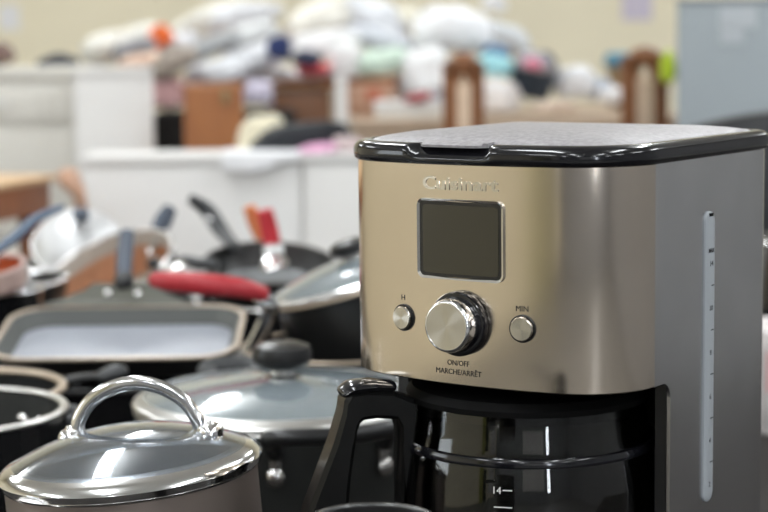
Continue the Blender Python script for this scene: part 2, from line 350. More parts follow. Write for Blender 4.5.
# two upholstered chairs standing at the table, seen nearly edge-on
def dining_chair(label, x0, x1, ytop, Y):
    a, b = at(x0, ytop, Y), at(x1, ytop, Y); zt = a.z; xc = (a.x+b.x)/2; half = (b.x-a.x)/2
    T = thing('dining_chair', label, 'chair', (xc, Y+0.1, 0), (0, 0, math.radians(0)))
    wd = half
    bm = bmesh.new(); P = []
    for k in range(25):                      # arched frame of the backrest
        t = math.pi*k/24; P.append((wd*0.82*math.cos(t), 0, zt-0.055+0.045*math.sin(t)))
    P = [(wd*0.82, 0, 0.42)] + P + [(-wd*0.82, 0, 0.42)]
    obj('back_frame', tube(bm, P, 0.026, sm=2, up=(0, 1, 0)), walnut, T)
    bm = bmesh.new()
    box(bm, (0, -0.006, (zt-0.06+0.50)/2), (wd*1.10, 0.05, zt-0.06-0.50), 0.012)
    obj('back_pad', bm, mat('cream upholstery', (0.66, 0.50, 0.37), 0.8, var=0.05), T)
    obj('seat', B((0, 0.22, 0.45), (wd*2, 0.44, 0.06), 0.02), mat('cream upholstery', (0, 0, 0)), T)
    for sx in (-1, 1):
        obj('leg', tube(bmesh.new(), [(sx*wd*0.82, 0, 0), (sx*wd*0.82, 0, 0.43)], 0.018, sm=3), walnut, T)
        obj('leg', tube(bmesh.new(), [(sx*wd*0.82, 0.40, 0), (sx*wd*0.82, 0.40, 0.43)], 0.018, sm=3), walnut, T)
dining_chair('narrow brown chair with arched back and cream pad before the white stuffed bag', 451, 479, 59, 4.6)
dining_chair('narrow brown chair with arched back and cream pad beside the grey steel cabinet', 633, 668, 53, 4.6)
# grey steel cabinet
a = at(677, 3, 4.2)
T = thing('steel_cabinet', 'tall grey steel cabinet with a white paper taped on its side', 'cabinet', (a.x+0.30*math.cos(0.2)+0.25*math.sin(0.2), 4.2-0.30*math.sin(0.2)+0.25*math.cos(0.2), 0), (0, 0, -0.2))
obj('body', B((0, 0, a.z/2), (0.60, 0.5, a.z), 0.006), cab_grey, T)
obj('door', B((0.305, 0, a.z/2), (0.014, 0.47, a.z-0.06), 0.003), cab_grey, T)
obj('top_rim', B((0, 0, a.z+0.003), (0.604, 0.504, 0.012), 0.003), mat('darker grey steel', (0.20, 0.22, 0.24), 0.5), T)
bm = bmesh.new()
box(bm, (-0.16, -0.2512, a.z-0.035), (0.085, 0.0016, 0.05)); box(bm, (-0.172, -0.2512, a.z-0.075), (0.055, 0.0016, 0.04))
tp = obj('taped_paper', bm, mat('pale grey paper', (0.46, 0.49, 0.52), 0.7), smooth=False); tp.location = T.location; tp.rotation_euler = T.rotation_euler
tag(tp, 'pale paper label taped to the grey steel cabinet', 'paper')
# bulky dark chair behind the coffee maker on the right
a = at(768, 112, 2.75); lft = at(694, 121, 2.75)
T = thing('office_chair', 'black padded chair with a rounded pale-lit top edge right of the coffee maker', 'chair', (a.x+0.10, 2.85, 0))
bm = bmesh.new(); wx = a.x+0.10-lft.x; rings = []
for k in range(41):
    t = -1+2*k/40; x = t*wx; hz = a.z-0.02+0.032*(1-abs(t)**2.2)-0.012
    rings.append([(x, 0.05*math.cos(q)*(1-0.35*abs(t)**6), (0.52+hz)/2+((hz-0.52)/2)*max(-1, min(1, 1.25*math.sin(q)))) for q in [2*math.pi*j/24 for j in range(24)]])
loft(bm, rings)
obj('backrest', bm, mat('black leatherette', (0.014, 0.014, 0.016), 0.42), T)
obj('seat', B((0, -0.0+0.28, 0.46), (wx*1.9, 0.46, 0.09), 0.03), mat('black leatherette', (0, 0, 0)), T)
obj('spine', B((0, 0.05, 0.5), (0.06, 0.03, 0.22), 0.006), black_sat, T)
obj('column', lathe(bmesh.new(), [(0, 0.05), (0.026, 0.05), (0.026, 0.42), (0, 0.42)], 24), iron, T, loc=(0, 0.27, 0))
for k in range(5):
    q = 2*math.pi*k/5+0.3
    obj('foot', tube(bmesh.new(), [(0, 0.27, 0.07), (0.12*math.cos(q), 0.27+0.12*math.sin(q), 0.06), (0.26*math.cos(q), 0.27+0.26*math.sin(q), 0.022)], [0.022, 0.018, 0.014], sm=4), black_sat, T)

# ------------------------------------------------------------------ the linen and clothes heap
def garment(name, label, cat, x, y, Y, rx, ry, col, group='clothes and linen in the heap', seed=0, dep=0.9, tilt=0.0, puff=0.25, flat=0.0, parent=None):
    rnd = random.Random(seed+int(x*7+y*13)); o = Vector((rnd.uniform(0, 50), rnd.uniform(0, 50), rnd.uniform(0, 50)))
    p = at(x, y, Y); a, c = px(rx, Y), px(ry, Y); b = max(a*dep, 0.04)
    bm = bmesh.new(); bmesh.ops.create_icosphere(bm, subdivisions=4, radius=1)
    for v in bm.verts:
        n = v.co.normalized(); q = n*1.4+o
        k = 1+puff*noise.noise(q)+puff*0.45*(1-2*abs(noise.noise(q*2.3)))+puff*0.22*(1-2*abs(noise.noise(q*5.1)))
        w = Vector((math.copysign(abs(n.x)**0.8, n.x), math.copysign(abs(n.y)**0.8, n.y), math.copysign(abs(n.z)**0.85, n.z)))*k*0.93
        if w.z < -0.75: w.z = -0.75-(w.z+0.75)*-0.15
        v.co = (w.x*a, w.y*b, w.z*c)
    if tilt: bmesh.ops.rotate(bm, cent=(0, 0, 0), matrix=Matrix.Rotation(math.radians(tilt), 3, 'Y'), verts=bm.verts)
    ob = obj(name, bm, cloth(col), angle=180); ob.location = p
    return tag(ob, label, cat, group)
W1, W2, W3, W4 = (0.80, 0.79, 0.79), (0.72, 0.73, 0.76), (0.60, 0.62, 0.67), (0.74, 0.72, 0.66)
G = [
 # name, label, cat, x, y, Y, rx, ry, colour, tilt
 ('bedsheet', 'off-white sheet bunched at the left end of the heap above the white cabinet', 'linen', 108, 50, 5.6, 27, 17, W4, -18),
 ('cushion', 'off-white cushion at the crest of the left end of the heap', 'cushion', 143, 37, 5.8, 22, 13, W4, -10),
 ('sweater', 'grey sweater folded on the left slope of the heap', 'clothing', 134, 50, 5.2, 22, 11, (0.27, 0.27, 0.29), -18),
 ('shirt', 'peach shirt peeking out under the grey sweater', 'clothing', 140, 62, 5.15, 22, 8, (0.78, 0.56, 0.44), -12),
 ('scarf', 'bright orange scarf on the left crest of the heap', 'clothing', 161, 37, 5.52, 12, 11, (0.85, 0.17, 0.04), -30),
 ('towel', 'pale blue-white towel sloping down behind the grey shadowed folds', 'towel', 178, 48, 5.6, 22, 13, W2, -28),
 ('trousers', 'taupe trousers crumpled above the pink cloth', 'clothing', 174, 63, 5.05, 25, 13, (0.33, 0.28, 0.24), -28),
 ('blanket', 'dusty pink blanket folded left of the orange-brown cabinet top', 'blanket', 168, 94, 5.08, 20, 17, (0.60, 0.36, 0.36), 0),
 ('bedsheet', 'long off-white sheet over the high left crest of the heap', 'linen', 208, 27, 5.9, 42, 18, W4, -24),
 ('quilt', 'white quilt with bluish folds on the crest above the orange-brown cabinet', 'linen', 245, 18, 5.8, 34, 14, W2, -8),
 ('jacket', 'grey jacket rolled along the middle of the left crest', 'clothing', 208, 49, 5.3, 34, 10, (0.40, 0.41, 0.42), -26),
 ('bedsheet', 'thick white sheet rolled under the quilt on the left crest', 'linen', 243, 38, 5.5, 36, 13, (0.68, 0.69, 0.69), -14),
 ('pillow', 'plump white pillow resting above the orange-brown cabinet', 'pillow', 218, 73, 5.2, 32, 14, W2, -10),
 ('bedsheet', 'bluish white sheet sagging left of the navy shirt', 'linen', 250, 62, 5.3, 30, 15, W2, -12),
 ('pillow', 'flat white pillow just above the orange edge of the long table', 'pillow', 272, 74, 5.36, 32, 8, W1, 4),
 ('blouse', 'lavender blouse hanging between the orange-brown cabinet and dark drawer unit', 'clothing', 258, 94, 5.12, 15, 14, (0.60, 0.56, 0.68), 0),
 ('shirt', 'dark navy shirt balled up in the middle of the heap', 'clothing', 279, 49, 5.2, 12, 13, (0.025, 0.04, 0.13), 10),
 ('quilt', 'cream quilt arching over the central crest of the heap', 'linen', 322, 24, 5.8, 40, 21, (0.78, 0.75, 0.68), -20),
 ('bedsheet', 'white sheet under the cream quilt arch', 'linen', 322, 46, 5.5, 36, 16, W1, -8),
 ('shirt', 'near-black shirt lying on the red towel', 'clothing', 307, 59, 5.2, 14, 8, (0.03, 0.035, 0.07), 6),
 ('towel', 'bright red towel folded under the near-black shirt', 'towel', 313, 69, 5.25, 17, 6, (0.72, 0.07, 0.09), 0),
 ('towel', 'white towel folded under the red towel', 'towel', 306, 76, 5.36, 32, 5, (0.70, 0.66, 0.66), 0),
 ('bedsheet', 'grey-white sheet trailing down from the crest above the mint cloth', 'linen', 372, 20, 5.8, 36, 18, W2, 18),
 ('bedsheet', 'crumpled bluish sheet between the crest and the mint cloth', 'linen', 384, 42, 5.6, 38, 12, W3, 14),
 ('bedsheet', 'white sheet in the gap between red towel and mint cloth', 'linen', 345, 62, 5.3, 17, 20, W1, 0),
 ('tablecloth', 'mint green cloth heaped on the tan crate', 'linen', 373, 64, 5.36, 37, 14, (0.56, 0.68, 0.58), -8),
 ('cushion', 'cream cushion wedged left of the big white stuffed bag', 'cushion', 408, 22, 5.8, 16, 15, (0.78, 0.74, 0.62), 0),
 ('laundry_bag', 'big bright white stuffed bag on the right crest of the heap', 'bag', 450, 32, 5.5, 38, 25, (0.88, 0.88, 0.90), 6),
 ('laundry_bag', 'white stuffed bag slumped below the big bright white bag', 'bag', 428, 74, 5.3, 25, 25, (0.84, 0.84, 0.85), -20),
 ('towel', 'pinkish white towel beside the tan crate', 'towel', 402, 88, 5.4, 15, 13, (0.72, 0.64, 0.66), 0),
 ('sock', 'dark red cloth by the flat white box', 'clothing', 418, 98, 5.06, 14, 5, (0.36, 0.06, 0.07), -8),
 ('jeans', 'greyish blue jeans crumpled beside the dark red cloth', 'clothing', 440, 98, 5.4, 13, 8, (0.42, 0.45, 0.55), 0),
 ('bedsheet', 'pale grey sheet behind the right side of the big white bag', 'linen', 505, 40, 5.8, 26, 16, (0.62, 0.64, 0.66), 18),
 ('cap', 'white cap on top of the right shoulder of the heap', 'clothing', 494, 4, 5.8, 12, 9, W1, 10),
 ('towel', 'aqua blue towel folded behind the arched chair', 'towel', 494, 66, 5.3, 19, 12, (0.36, 0.68, 0.74), 8),
 ('towel', 'deep blue towel lying over the aqua towel', 'towel', 496, 52, 5.45, 14, 6, (0.09, 0.20, 0.38), 8),
 ('pillow', 'white pillow right of the arched chair on the light wooden table', 'pillow', 496, 97, 5.25, 24, 18, (0.80, 0.77, 0.76), 0),
 ('backpack', 'dark charcoal backpack standing right of the aqua towel', 'bag', 533, 77, 5.35, 23, 28, (0.035, 0.045, 0.06), 10),
 ('shirt', 'grey shirt draped over the charcoal backpack', 'clothing', 536, 64, 5.2, 18, 10, (0.40, 0.38, 0.42), 14),
 ('scarf', 'pink scarf on the grey shirt above the charcoal backpack', 'clothing', 533, 64, 5.16, 9, 6, (0.72, 0.22, 0.32), 10),
 ('plastic_bag', 'crumpled white plastic bag on the right part of the light table', 'bag', 575, 84, 5.4, 20, 17, (0.76, 0.76, 0.78), 0),
 ('shirt', 'bluish grey shirt folded right of the crumpled plastic bag', 'clothing', 598, 90, 5.5, 15, 12, (0.38, 0.42, 0.50), 0),
 ('plastic_bag', 'small white plastic bag in front of the bluish grey shirt', 'bag', 612, 96, 5.3, 13, 9, (0.74, 0.74, 0.76), 0),
 ('shirt', 'navy blue shirt beside the second arched chair', 'clothing', 626, 96, 5.5, 11, 6, (0.10, 0.12, 0.20), 0),
 ('towel', 'beige towel lying along the light table edge', 'towel', 556, 107, 5.2, 22, 5, (0.66, 0.52, 0.42), 0),
 ('vest', 'yellow-green safety vest hanging beside the grey steel cabinet', 'clothing', 668, 70, 4.66, 7, 17, (0.55, 0.72, 0.04), 0),
]
for g in G: garment(*g[:9], tilt=g[9])
# brown basket with a teal cloth
a, b = at(612, 62, 5.5), at(640, 88, 5.5)
T = thing('basket', 'brown basket beside the second arched chair on the light table', 'basket', ((a.x+b.x)/2, 5.62, ZB))
w = b.x-a.x; h = a.z-ZB
obj('body', lathe(bmesh.new(), [(0, 0), (w*0.42, 0), (w*0.52, h), (w*0.48, h), (w*0.40, 0.01), (0, 0.01)], 28), mat('woven brown', (0.32, 0.22, 0.12), 0.8, var=0.3, vscale=50), T)
obj('rim', ringbm(w*0.5, 0.008, z=h), wood_dk, T)
garment('cloth', 'teal cloth bundled in the brown basket', 'linen', 618, 60, 5.6, 14, 8, (0.10, 0.25, 0.34))
# coat, cushion and pink cloth on the low cabinet
garment('coat', 'black coat lying on the long low white cabinet', 'clothing', 301, 141, 3.90, 50, 19, (0.016, 0.018, 0.022), 'garments on the low white cabinet', tilt=-10, dep=0.5, puff=0.16)
garment('cushion', 'cream cushion leaning behind the black coat', 'cushion', 262, 138, 3.95, 23, 22, (0.72, 0.66, 0.50), 'garments on the low white cabinet', dep=0.4)
garment('shirt', 'bright pink shirt under the black coat on the low white cabinet', 'clothing', 316, 150, 3.84, 20, 6, (0.80, 0.42, 0.62), 'garments on the low white cabinet', tilt=-8, dep=0.8)
garment('shirt', 'dull pink shirt at the right end of the black coat', 'clothing', 347, 150, 3.86, 19, 13, (0.50, 0.40, 0.40), 'garments on the low white cabinet', dep=0.7)

# ------------------------------------------------------------------ the cookware table
TZ = 0.75
T = thing('folding_table', 'dark-topped folding table carrying all the cookware and the coffee maker', 'table', (0.30, 1.72, 0))
obj('tabletop', B((0, 0, TZ-0.02), (1.80, 2.16, 0.04), 0.006), table_m, T)
for sy in (-0.9, 0.0, 0.9):
    for sx in (-0.80, 0.80): obj('leg', tube(bmesh.new(), [(sx, sy, 0), (sx, sy, TZ-0.03)], 0.016, sm=3, dome=False), iron, T)

def pot_body(r, h, w=0.003, rb=0.012, flare=0.0, base=None):
    """closed wall profile, outside then inside; flare = how much wider the rim is than the base"""
    b = r-flare
    prof = [(0, 0), (b-rb, 0), (b-rb*0.45, rb*0.12), (b-rb*0.1, rb*0.5), (b, rb), (r, h), (r-w, h), (b-w, rb+w), (b-w-rb*0.3, w+rb*0.25), (b-w-rb, w), (0, w)]
    return lathe(bmesh.new(), prof, 80, [0]*5+[1]+[1]*4)
def rivet(parent, p, n, r=0.006, m=None):
    o = obj('rivet', lathe(bmesh.new(), [(0, 0.0035), (r*0.5, 0.0030), (r*0.87, 0.0016), (r, 0), (0, 0)], 18), m or steel, parent)
    o.location = p; o.rotation_euler = Vector(n).to_track_quat('Z', 'Y').to_euler(); return o
def long_handle(parent, ang, r, z, L, rise=0.03, width=0.011, m=None, hook=True, start=0.0, ferrule=None):
    c, s = math.cos(ang), math.sin(ang)
    P = lambda d, dz: (c*(r+d), s*(r+d), z+dz)
    br = obj('bracket', tube(bmesh.new(), [P(-0.002, 0), P(0.02, 0.004), P(0.05, rise*0.35)], width*0.62, flat=0.5), ferrule or steel, parent)
    h = obj('handle', tube(bmesh.new(), [P(0.042, rise*0.3), P(0.042+(L-0.04)*0.35, rise*0.75), P(0.042+(L-0.04)*0.7, rise), P(L, rise*0.95)], [width*0.75, width, width*1.1, width*0.85], flat=0.65), m or bakelite, parent)
    return h
def glass_lid(T, r, dome, knob=None, rim_m=None, w=0.0028, rimw=0.005, gm=None):
    prof = []; n = 14
    R = (r*r+dome*dome)/(2*dome)
    for k in range(n+1):
        rr = r*(1-k/n); prof.append((rr, dome-R+math.sqrt(R*R-rr*rr)))
    inner = [(q[0], q[1]-w) for q in prof[::-1]]
    inner[-1] = (r-0.0005, -w*0.6)
    obj('glass_dome', lathe(bmesh.new(), prof+inner+[prof[0]], 96), gm or glass, T)
    rr = rimw
    obj('rim', lathe(bmesh.new(), [(r-rr*1.7, rr*0.75), (r-rr*0.4, rr*0.30), (r+rr*0.25, -rr*0.1), (r+rr*0.45, -rr*0.5), (r+rr*0.3, -rr*1.1), (r-rr*0.3, -rr*1.2), (r-rr*0.6, -rr*0.5), (r-rr*1.7, rr*0.30), (r-rr*1.7, rr*0.75)], 96), rim_m or chrome, T)
def knob(T, z, r, h, m=None):
    obj('knob_post', lathe(bmesh.new(), [(0, z-0.004), (r*0.62, z-0.004), (r*0.62, z+0.001), (r*0.40, z+0.003), (r*0.40, z+h*0.45), (0, z+h*0.45)], 32), steel, T)
    obj('knob', lathe(bmesh.new(), [(0, z+h*0.30), (r*0.72, z+h*0.30), (r*0.97, z+h*0.48), (r, z+h*0.68), (r*0.92, z+h*0.88), (r*0.6, z+h*0.98), (0, z+h)], 40), m or bakelite, T)

# --- front saucepan with arched-handle glass lid
d = 1.20; ctr = at(131, 458, d); r = px(130, d); tilt = math.radians(-4.3)
up = Vector((0, 0, 1)); 
hp = (ctr.z-TZ-0.018)/math.cos(tilt); base = Vector((ctr.x, ctr.y, ctr.z-0.009))-Vector((math.sin(tilt), 0, math.cos(tilt)))*hp
T = thing('saucepan', 'taupe saucepan in front under the glass lid with an arched steel handle', 'saucepan', base, (0, tilt, 0))
obj('body', pot_body(r-0.001, hp, rb=0.02), [anod, nonstick_grey], T)
obj('rim', ringbm(r-0.002, 0.0022, z=hp), steel, T)
for s in (-1,):
    q = math.pi + 0.55
    c, sn = math.cos(q), math.sin(q); t = Vector((-sn, c, 0)); n = Vector((c, sn, 0)); zz = hp-0.035
    hd = obj('side_handle', tube(bmesh.new(), [n*(r-0.002)+t*0.035+Vector((0, 0, zz)), n*(r+0.022)+t*0.034+Vector((0, 0, zz+0.004)), n*(r+0.034)+t*0.015+Vector((0, 0, zz+0.006)), n*(r+0.034)-t*0.015+Vector((0, 0, zz+0.006)), n*(r+0.022)-t*0.034+Vector((0, 0, zz+0.004)), n*(r-0.002)-t*0.035+Vector((0, 0, zz))], 0.0055), chrome, T)
M = Matrix.Translation(base) @ Matrix.Rotation(tilt, 4, 'Y')
pl = M @ Vector((0, 0, hp+0.009))
L = thing('pan_lid', 'domed glass lid with steel rim and arched steel handle on the taupe saucepan', 'lid', pl, (0, tilt, 0))
glass_lid(L, r, 0.022, rimw=0.0072, gm=glass_reflect_tint)
za = 0.0135
ha = math.radians(-12)
hx = Vector((math.cos(ha), math.sin(ha), 0))
hs = 0.0440
off = Vector((0.006, 0.012, 0))
def HP(a, z): return off + hx*a + Vector((0, 0, z))
obj('handle', tube(bmesh.new(), [HP(-hs, za-0.002), HP(-hs+0.001, za+0.012), HP(-hs*0.68, za+0.027), HP(-hs*0.2, za+0.0355), HP(hs*0.3, za+0.0345), HP(hs*0.75, za+0.024), HP(hs*0.97, za+0.010), HP(hs*1.04, za-0.003)], 0.0052, flat=0.62, up=hx.cross(Vector((0, 0, 1)))), chrome, L)
for s, aa in ((-1, -hs), (1, hs*1.04)):
    f = obj('handle_foot', lathe(bmesh.new(), [(0, 0.0045), (0.006, 0.0045), (0.0085, 0.0025), (0.0095, 0), (0.0095, -0.006), (0, -0.006)], 28), chrome, L, loc=HP(aa+s*0.006, za+0.002-0.001))
    obj('rivet', lathe(bmesh.new(), [(0, 0.003), (0.002, 0.0026), (0.0034, 0), (0, 0)], 16), steel, f, loc=(s*0.001, 0, 0.0045))
# --- open black pot at the left edge
d = 1.5; ctr = at(-52, 411, d); r = px(119, d)
T = thing('pot', 'open black pot with a bare silver rim at the left edge behind the taupe saucepan', 'pot', (ctr.x, ctr.y, TZ))
h = ctr.z-TZ
obj('body', pot_body(r, h, w=0.004, rb=0.02), [enamel_black, nonstick_grey], T)
obj('rim', lathe(bmesh.new(), ring_prof(r-0.002, 0.0042, 0.7, z=h), 96), silver_rim, T)
q = math.radians(62); n = Vector((math.cos(q), math.sin(q), 0))
rivet(T, n*(r-0.0045)+Vector((0, 0, h-0.028)), -n, 0.008)
q = math.radians(48); n = Vector((math.cos(q), math.sin(q), 0))
rivet(T, n*(r-0.0045)+Vector((0, 0, h-0.028)), -n, 0.008)
obj('side_handle', tube(bmesh.new(), [(r*math.cos(0.7), r*math.sin(0.7), h-0.028), (r*math.cos(0.75)+0.025, r*math.sin(0.75)+0.025, h-0.024), (r*math.cos(1.15)+0.022, r*math.sin(1.15)+0.030, h-0.024), (r*math.cos(1.2), r*math.sin(1.2), h-0.028)], 0.0055), darkgrip, T)
# --- large charcoal pot with flat glass lid, middle
d = 1.66; ctr = at(283, 400, d); r = px(150, d)
T = thing('stockpot', 'wide charcoal pot with black loop handles between the saucepan and the coffee maker', 'pot', (ctr.x, ctr.y, TZ))
h = ctr.z-TZ-0.004
obj('body', pot_body(r, h, rb=0.02), [enamel_dark, nonstick], T)
obj('rim', ringbm(r-0.001, 0.0028, z=h), silver_rim, T)
def loop_handle(T, angs, r, z, out=0.045, rise=0.02, m=bakelite, rad=0.0075, rv=True):
    A = [Vector((math.cos(q), math.sin(q), 0)) for q in angs]; mid = (A[0]+A[1]).normalized()
    P = [A[0]*(r+0.001)+Vector((0, 0, z)), A[0]*(r+0.012)+Vector((0, 0, z+rise*0.5)), A[0]*(r+out*0.75)+mid*0.004+Vector((0, 0, z+rise*0.95)), mid*(r+out)+Vector((0, 0, z+rise)), A[1]*(r+out*0.75)+mid*0.004+Vector((0, 0, z+rise*0.95)), A[1]*(r+0.012)+Vector((0, 0, z+rise*0.5)), A[1]*(r+0.001)+Vector((0, 0, z))]
    H = obj('loop_handle', tube(bmesh.new(), P, rad, up=(0, 0, 1)), m, T)
    for a in A:
        pl = obj('bracket', tube(bmesh.new(), [a*(r+0.003)+Vector((0, 0, z+0.012)), a*(r+0.003)+Vector((0, 0, z-0.022))], 0.006, sm=3, up=a, flat=0.5), steel, H)
        if rv: rivet(H, a*(r+0.005)+Vector((0, 0, z-0.020)), a, 0.0085)
    return H
# helper loop faces the viewer
loop_handle(T, (math.radians(-90), math.radians(-48)), r, h-0.016, 0.045, 0.024)
loop_handle(T, (math.radians(103), math.radians(119)), r, h-0.020, 0.050, 0.024, m=darkgrip, rad=0.011, rv=False)
L = thing('pan_lid', 'low glass lid with a black mushroom knob on the wide charcoal pot', 'lid', (ctr.x, ctr.y, ctr.z+0.004))
glass_lid(L, r, 0.019, rimw=0.0055, rim_m=silver_rim, gm=glass_reflect_haze)
knob(L, 0.018, 0.029, 0.034)
# --- square griddle on a black roasting pan
d = 2.0; ctr = at(121, 333, d); hw = px(125, d)
zg = ctr.z; gx, gy = ctr.x, ctr.y
def rrect(hx, hy, r, z, n=8):
    P = []
    for sx, sy, a0 in ((1, 1, 0), (-1, 1, 90), (-1, -1, 180), (1, -1, 270)):
        for k in range(n+1):
            q = math.radians(a0+90*k/n); P.append((sx*(hx-r)+r*math.cos(q), sy*(hy-r)+r*math.sin(q), z))
    return P
T = thing('roasting_pan', 'black rectangular roasting pan underneath the wide grey griddle', 'pan', (gx+0.005, gy+0.03, TZ))
hr = zg-0.047-TZ; bm = bmesh.new()
hw_g = hw; hw -= 0.014
loft(bm, [rrect(hw-0.02, 0.128, 0.03, 0), rrect(hw-0.006, 0.142, 0.035, hr), rrect(hw-0.011, 0.137, 0.032, hr), rrect(hw-0.024, 0.124, 0.027, 0.004)])
obj('body', bm, enamel_black, T)
bm = bmesh.new(); loft(bm, [rrect(hw-0.011, 0.137, 0.034, hr), rrect(hw-0.003, 0.145, 0.036, hr-0.001), rrect(hw-0.003, 0.145, 0.036, hr+0.003), rrect(hw-0.011, 0.137, 0.034, hr+0.003), rrect(hw-0.011, 0.137, 0.034, hr)], cap0=False, cap1=False)
obj('rim', bm, black_sat, T)
hw = hw_g
hd = 0.092; gt = math.radians(10); gp = at(121, 331, 2.03); gx, gy, zg = gp.x, gp.y, gp.z; hw = px(123, 2.03)
G_M = Matrix.Translation((gx, gy, zg)) @ Matrix.Rotation(gt, 4, 'X') @ Matrix.Translation((0, 0, -0.026)); G_I = G_M.inverted()
T = thing('griddle_pan', 'wide grey griddle pan with a tan rim and upright blue-grey handle', 'griddle', G_M.translation, (gt, 0, 0))
bm = bmesh.new()
loft(bm, [rrect(hw-0.016, hd-0.016, 0.03, 0), rrect(hw-0.002, hd-0.002, 0.044, 0.0245), rrect(hw-0.005, hd-0.005, 0.042, 0.0245), rrect(hw-0.017, hd-0.013, 0.034, 0.0055)], mi=[0, 0, 2])
bm.faces.ensure_lookup_table(); bm.faces[-1].material_index = 1
obj('body', bm, [nonstick, griddle_in, mat('grey sloping griddle wall', (0.105, 0.11, 0.105), 0.45)], T)
bm = bmesh.new(); loft(bm, [rrect(hw-0.005, hd-0.005, 0.042, 0.0235), rrect(hw, hd, 0.045, 0.0235), rrect(hw, hd, 0.045, 0.0265), rrect(hw-0.005, hd-0.005, 0.042, 0.0265), rrect(hw-0.005, hd-0.005, 0.042, 0.0235)], cap0=False, cap1=False)
obj('rim', bm, tanrim, T)
def gl(x, y, Y): return G_I @ at(x, y, Y)
yb = gy+hd
A = [gl(40, 305, yb-0.004), gl(56, 301, yb+0.002), gl(86, 289, yb+0.012), gl(94, 283, yb+0.016), gl(150, 283, yb+0.016), gl(158, 289, yb+0.012), gl(184, 301, yb+0.002), gl(200, 305, yb-0.004)]
bm = bmesh.new(); rows = []
for a, b in zip(A[:4], A[::-1][:4]):
    o = Vector((0, 0.006, -0.003)); rows.append([a, b, b+o, a+o])
loft(bm, rows)
br = obj('handle_bracket', bm, griddle_olive, T, smooth=False)
for x in (108, 138): rivet(br, gl(x, 294, yb+0.0075), (0, -1, 0.35), 0.0054)
obj('handle', tube(bmesh.new(), [gl(124, 281, yb+0.020), gl(124, 270, yb+0.035), gl(125, 252, yb+0.06), gl(127, 233, yb+0.085)], [0.0095, 0.0100, 0.0105, 0.0100], flat=0.7, up=(0, -1, 0.3)), bluegrey, T)
obj('ferrule', tube(bmesh.new(), [gl(124, 285, yb+0.014), gl(124, 277, yb+0.026)], 0.0125, flat=0.7, up=(0, -1, 0.3), sm=3), black_sat, T)
# --- black saucepan with tan rim in front of the roaster, left
d = 1.73; ctr = at(-45, 390, d); r = px(109, d)
T = thing('saucepan', 'black saucepan with a tan rim and dark handle behind the open black pot', 'saucepan', (ctr.x, ctr.y, TZ))
h = ctr.z-TZ
obj('body', pot_body(r, h, rb=0.015), [enamel_black, nonstick], T)
obj('rim', lathe(bmesh.new(), ring_prof(r-0.001, 0.005, 0.8, z=h), 64), tanrim, T)
long_handle(T, math.radians(27), r, h-0.004, 0.068, 0.006, 0.012, darkgrip, ferrule=black_sat)
# --- deep black pan with the red handle, and the tilted lidded pot standing in it
d = 1.93; ctr = at(340, 346, d); r = px(100, d)
T = thing('saute_pan', 'black deep pan with thin tan rim and long red handle', 'pan', (ctr.x, ctr.y, TZ)); h = ctr.z-TZ
obj('body', pot_body(r, h, w=0.004, rb=0.02), [enamel_black, nonstick], T)
obj('rim', lathe(bmesh.new(), ring_prof(r-0.001, 0.0022, 0.9, z=h), 80), tanrim, T)
def loc_of(o, x, y, Y): return at(x, y, Y)-o.location
P0, P1, P2 = loc_of(T, 281, 338, 1.885), loc_of(T, 270, 314, 1.87), loc_of(T, 262, 297, 1.86)
P0 = Vector((-r*0.97*math.cos(0.3), -r*0.97*math.sin(0.3), h-0.012))
obj('bracket', tube(bmesh.new(), [P0, P1, P2], [0.010, 0.010, 0.010], flat=0.55, up=(0, -1, 0.2)), chrome, T)
hp_ = [loc_of(T, 264, 294, 1.86), loc_of(T, 240, 288, 1.85), loc_of(T, 203, 284, 1.85), loc_of(T, 170, 281.5, 1.86), loc_of(T, 154, 280, 1.87)]
obj('handle', tube(bmesh.new(), hp_, [0.0085, 0.0108, 0.0118, 0.0112, 0.008], flat=1.0), red_grip, T)
d = 1.95; rc = at(357, 275, d); r2 = px(90, d)
ty, tx = math.radians(-17), math.radians(2)
Mr = Matrix.Rotation(ty, 4, 'Y') @ Matrix.Rotation(tx, 4, 'X')
ax = (Mr @ Vector((0, 0, 1))); hb = 0.112
base = rc - ax*hb
T = thing('saucepan', 'tilted black pot with a glass lid standing behind the coffee maker', 'saucepan', base, Mr.to_euler())
obj('body', pot_body(r2-0.001, hb-0.004, rb=0.022, flare=0.006), [mat('deep black enamel', (0.010, 0.010, 0.010), 0.35), nonstick], T)
obj('rim', ringbm(r2-0.001, 0.0022, z=hb-0.004), tanrim, T)
L = thing('pan_lid', 'glass lid with a black knob on the tilted black pot', 'lid', rc+ax*0.003, Mr.to_euler())
glass_lid(L, r2, 0.017, rimw=0.003, gm=glass_reflect_haze, rim_m=steel)
knob(L, 0.014, 0.021, 0.024)
# --- frying pan lying on a stack behind
d = 2.46; ctr = at(270, 262, d); r = px(67, d)
tx = math.radians(11)
Mr = Matrix.Rotation(math.radians(3), 4, 'Y') @ Matrix.Rotation(tx, 4, 'X'); ax = Mr @ Vector((0, 0, 1)); hp = 0.038
base = ctr-ax*hp
T = thing('dutch_oven', 'black covered pot under the black frying pan behind the red handle', 'pot', (ctr.x+0.0, ctr.y+0.01, TZ))
hh = base.z-TZ-0.018
obj('body', pot_body(0.098, hh, rb=0.02), [enamel_black, nonstick], T)
obj('rim', ringbm(0.098, 0.003, z=hh), steel, T)
P = at(183, 260, 2.44)-Vector((ctr.x, ctr.y+0.01, TZ)); P2 = at(214, 268, 2.42)-Vector((ctr.x, ctr.y+0.01, TZ))
obj('handle', tube(bmesh.new(), [(-0.096, -0.01, hh-0.01), P2*1.0, (P+P2)/2, P], [0.007, 0.011, 0.012, 0.010], flat=0.75), darkgrip, T)
T = thing('frying_pan', 'black frying pan with a curved handle sticking up behind the red handle', 'frying pan', base, Mr.to_euler())
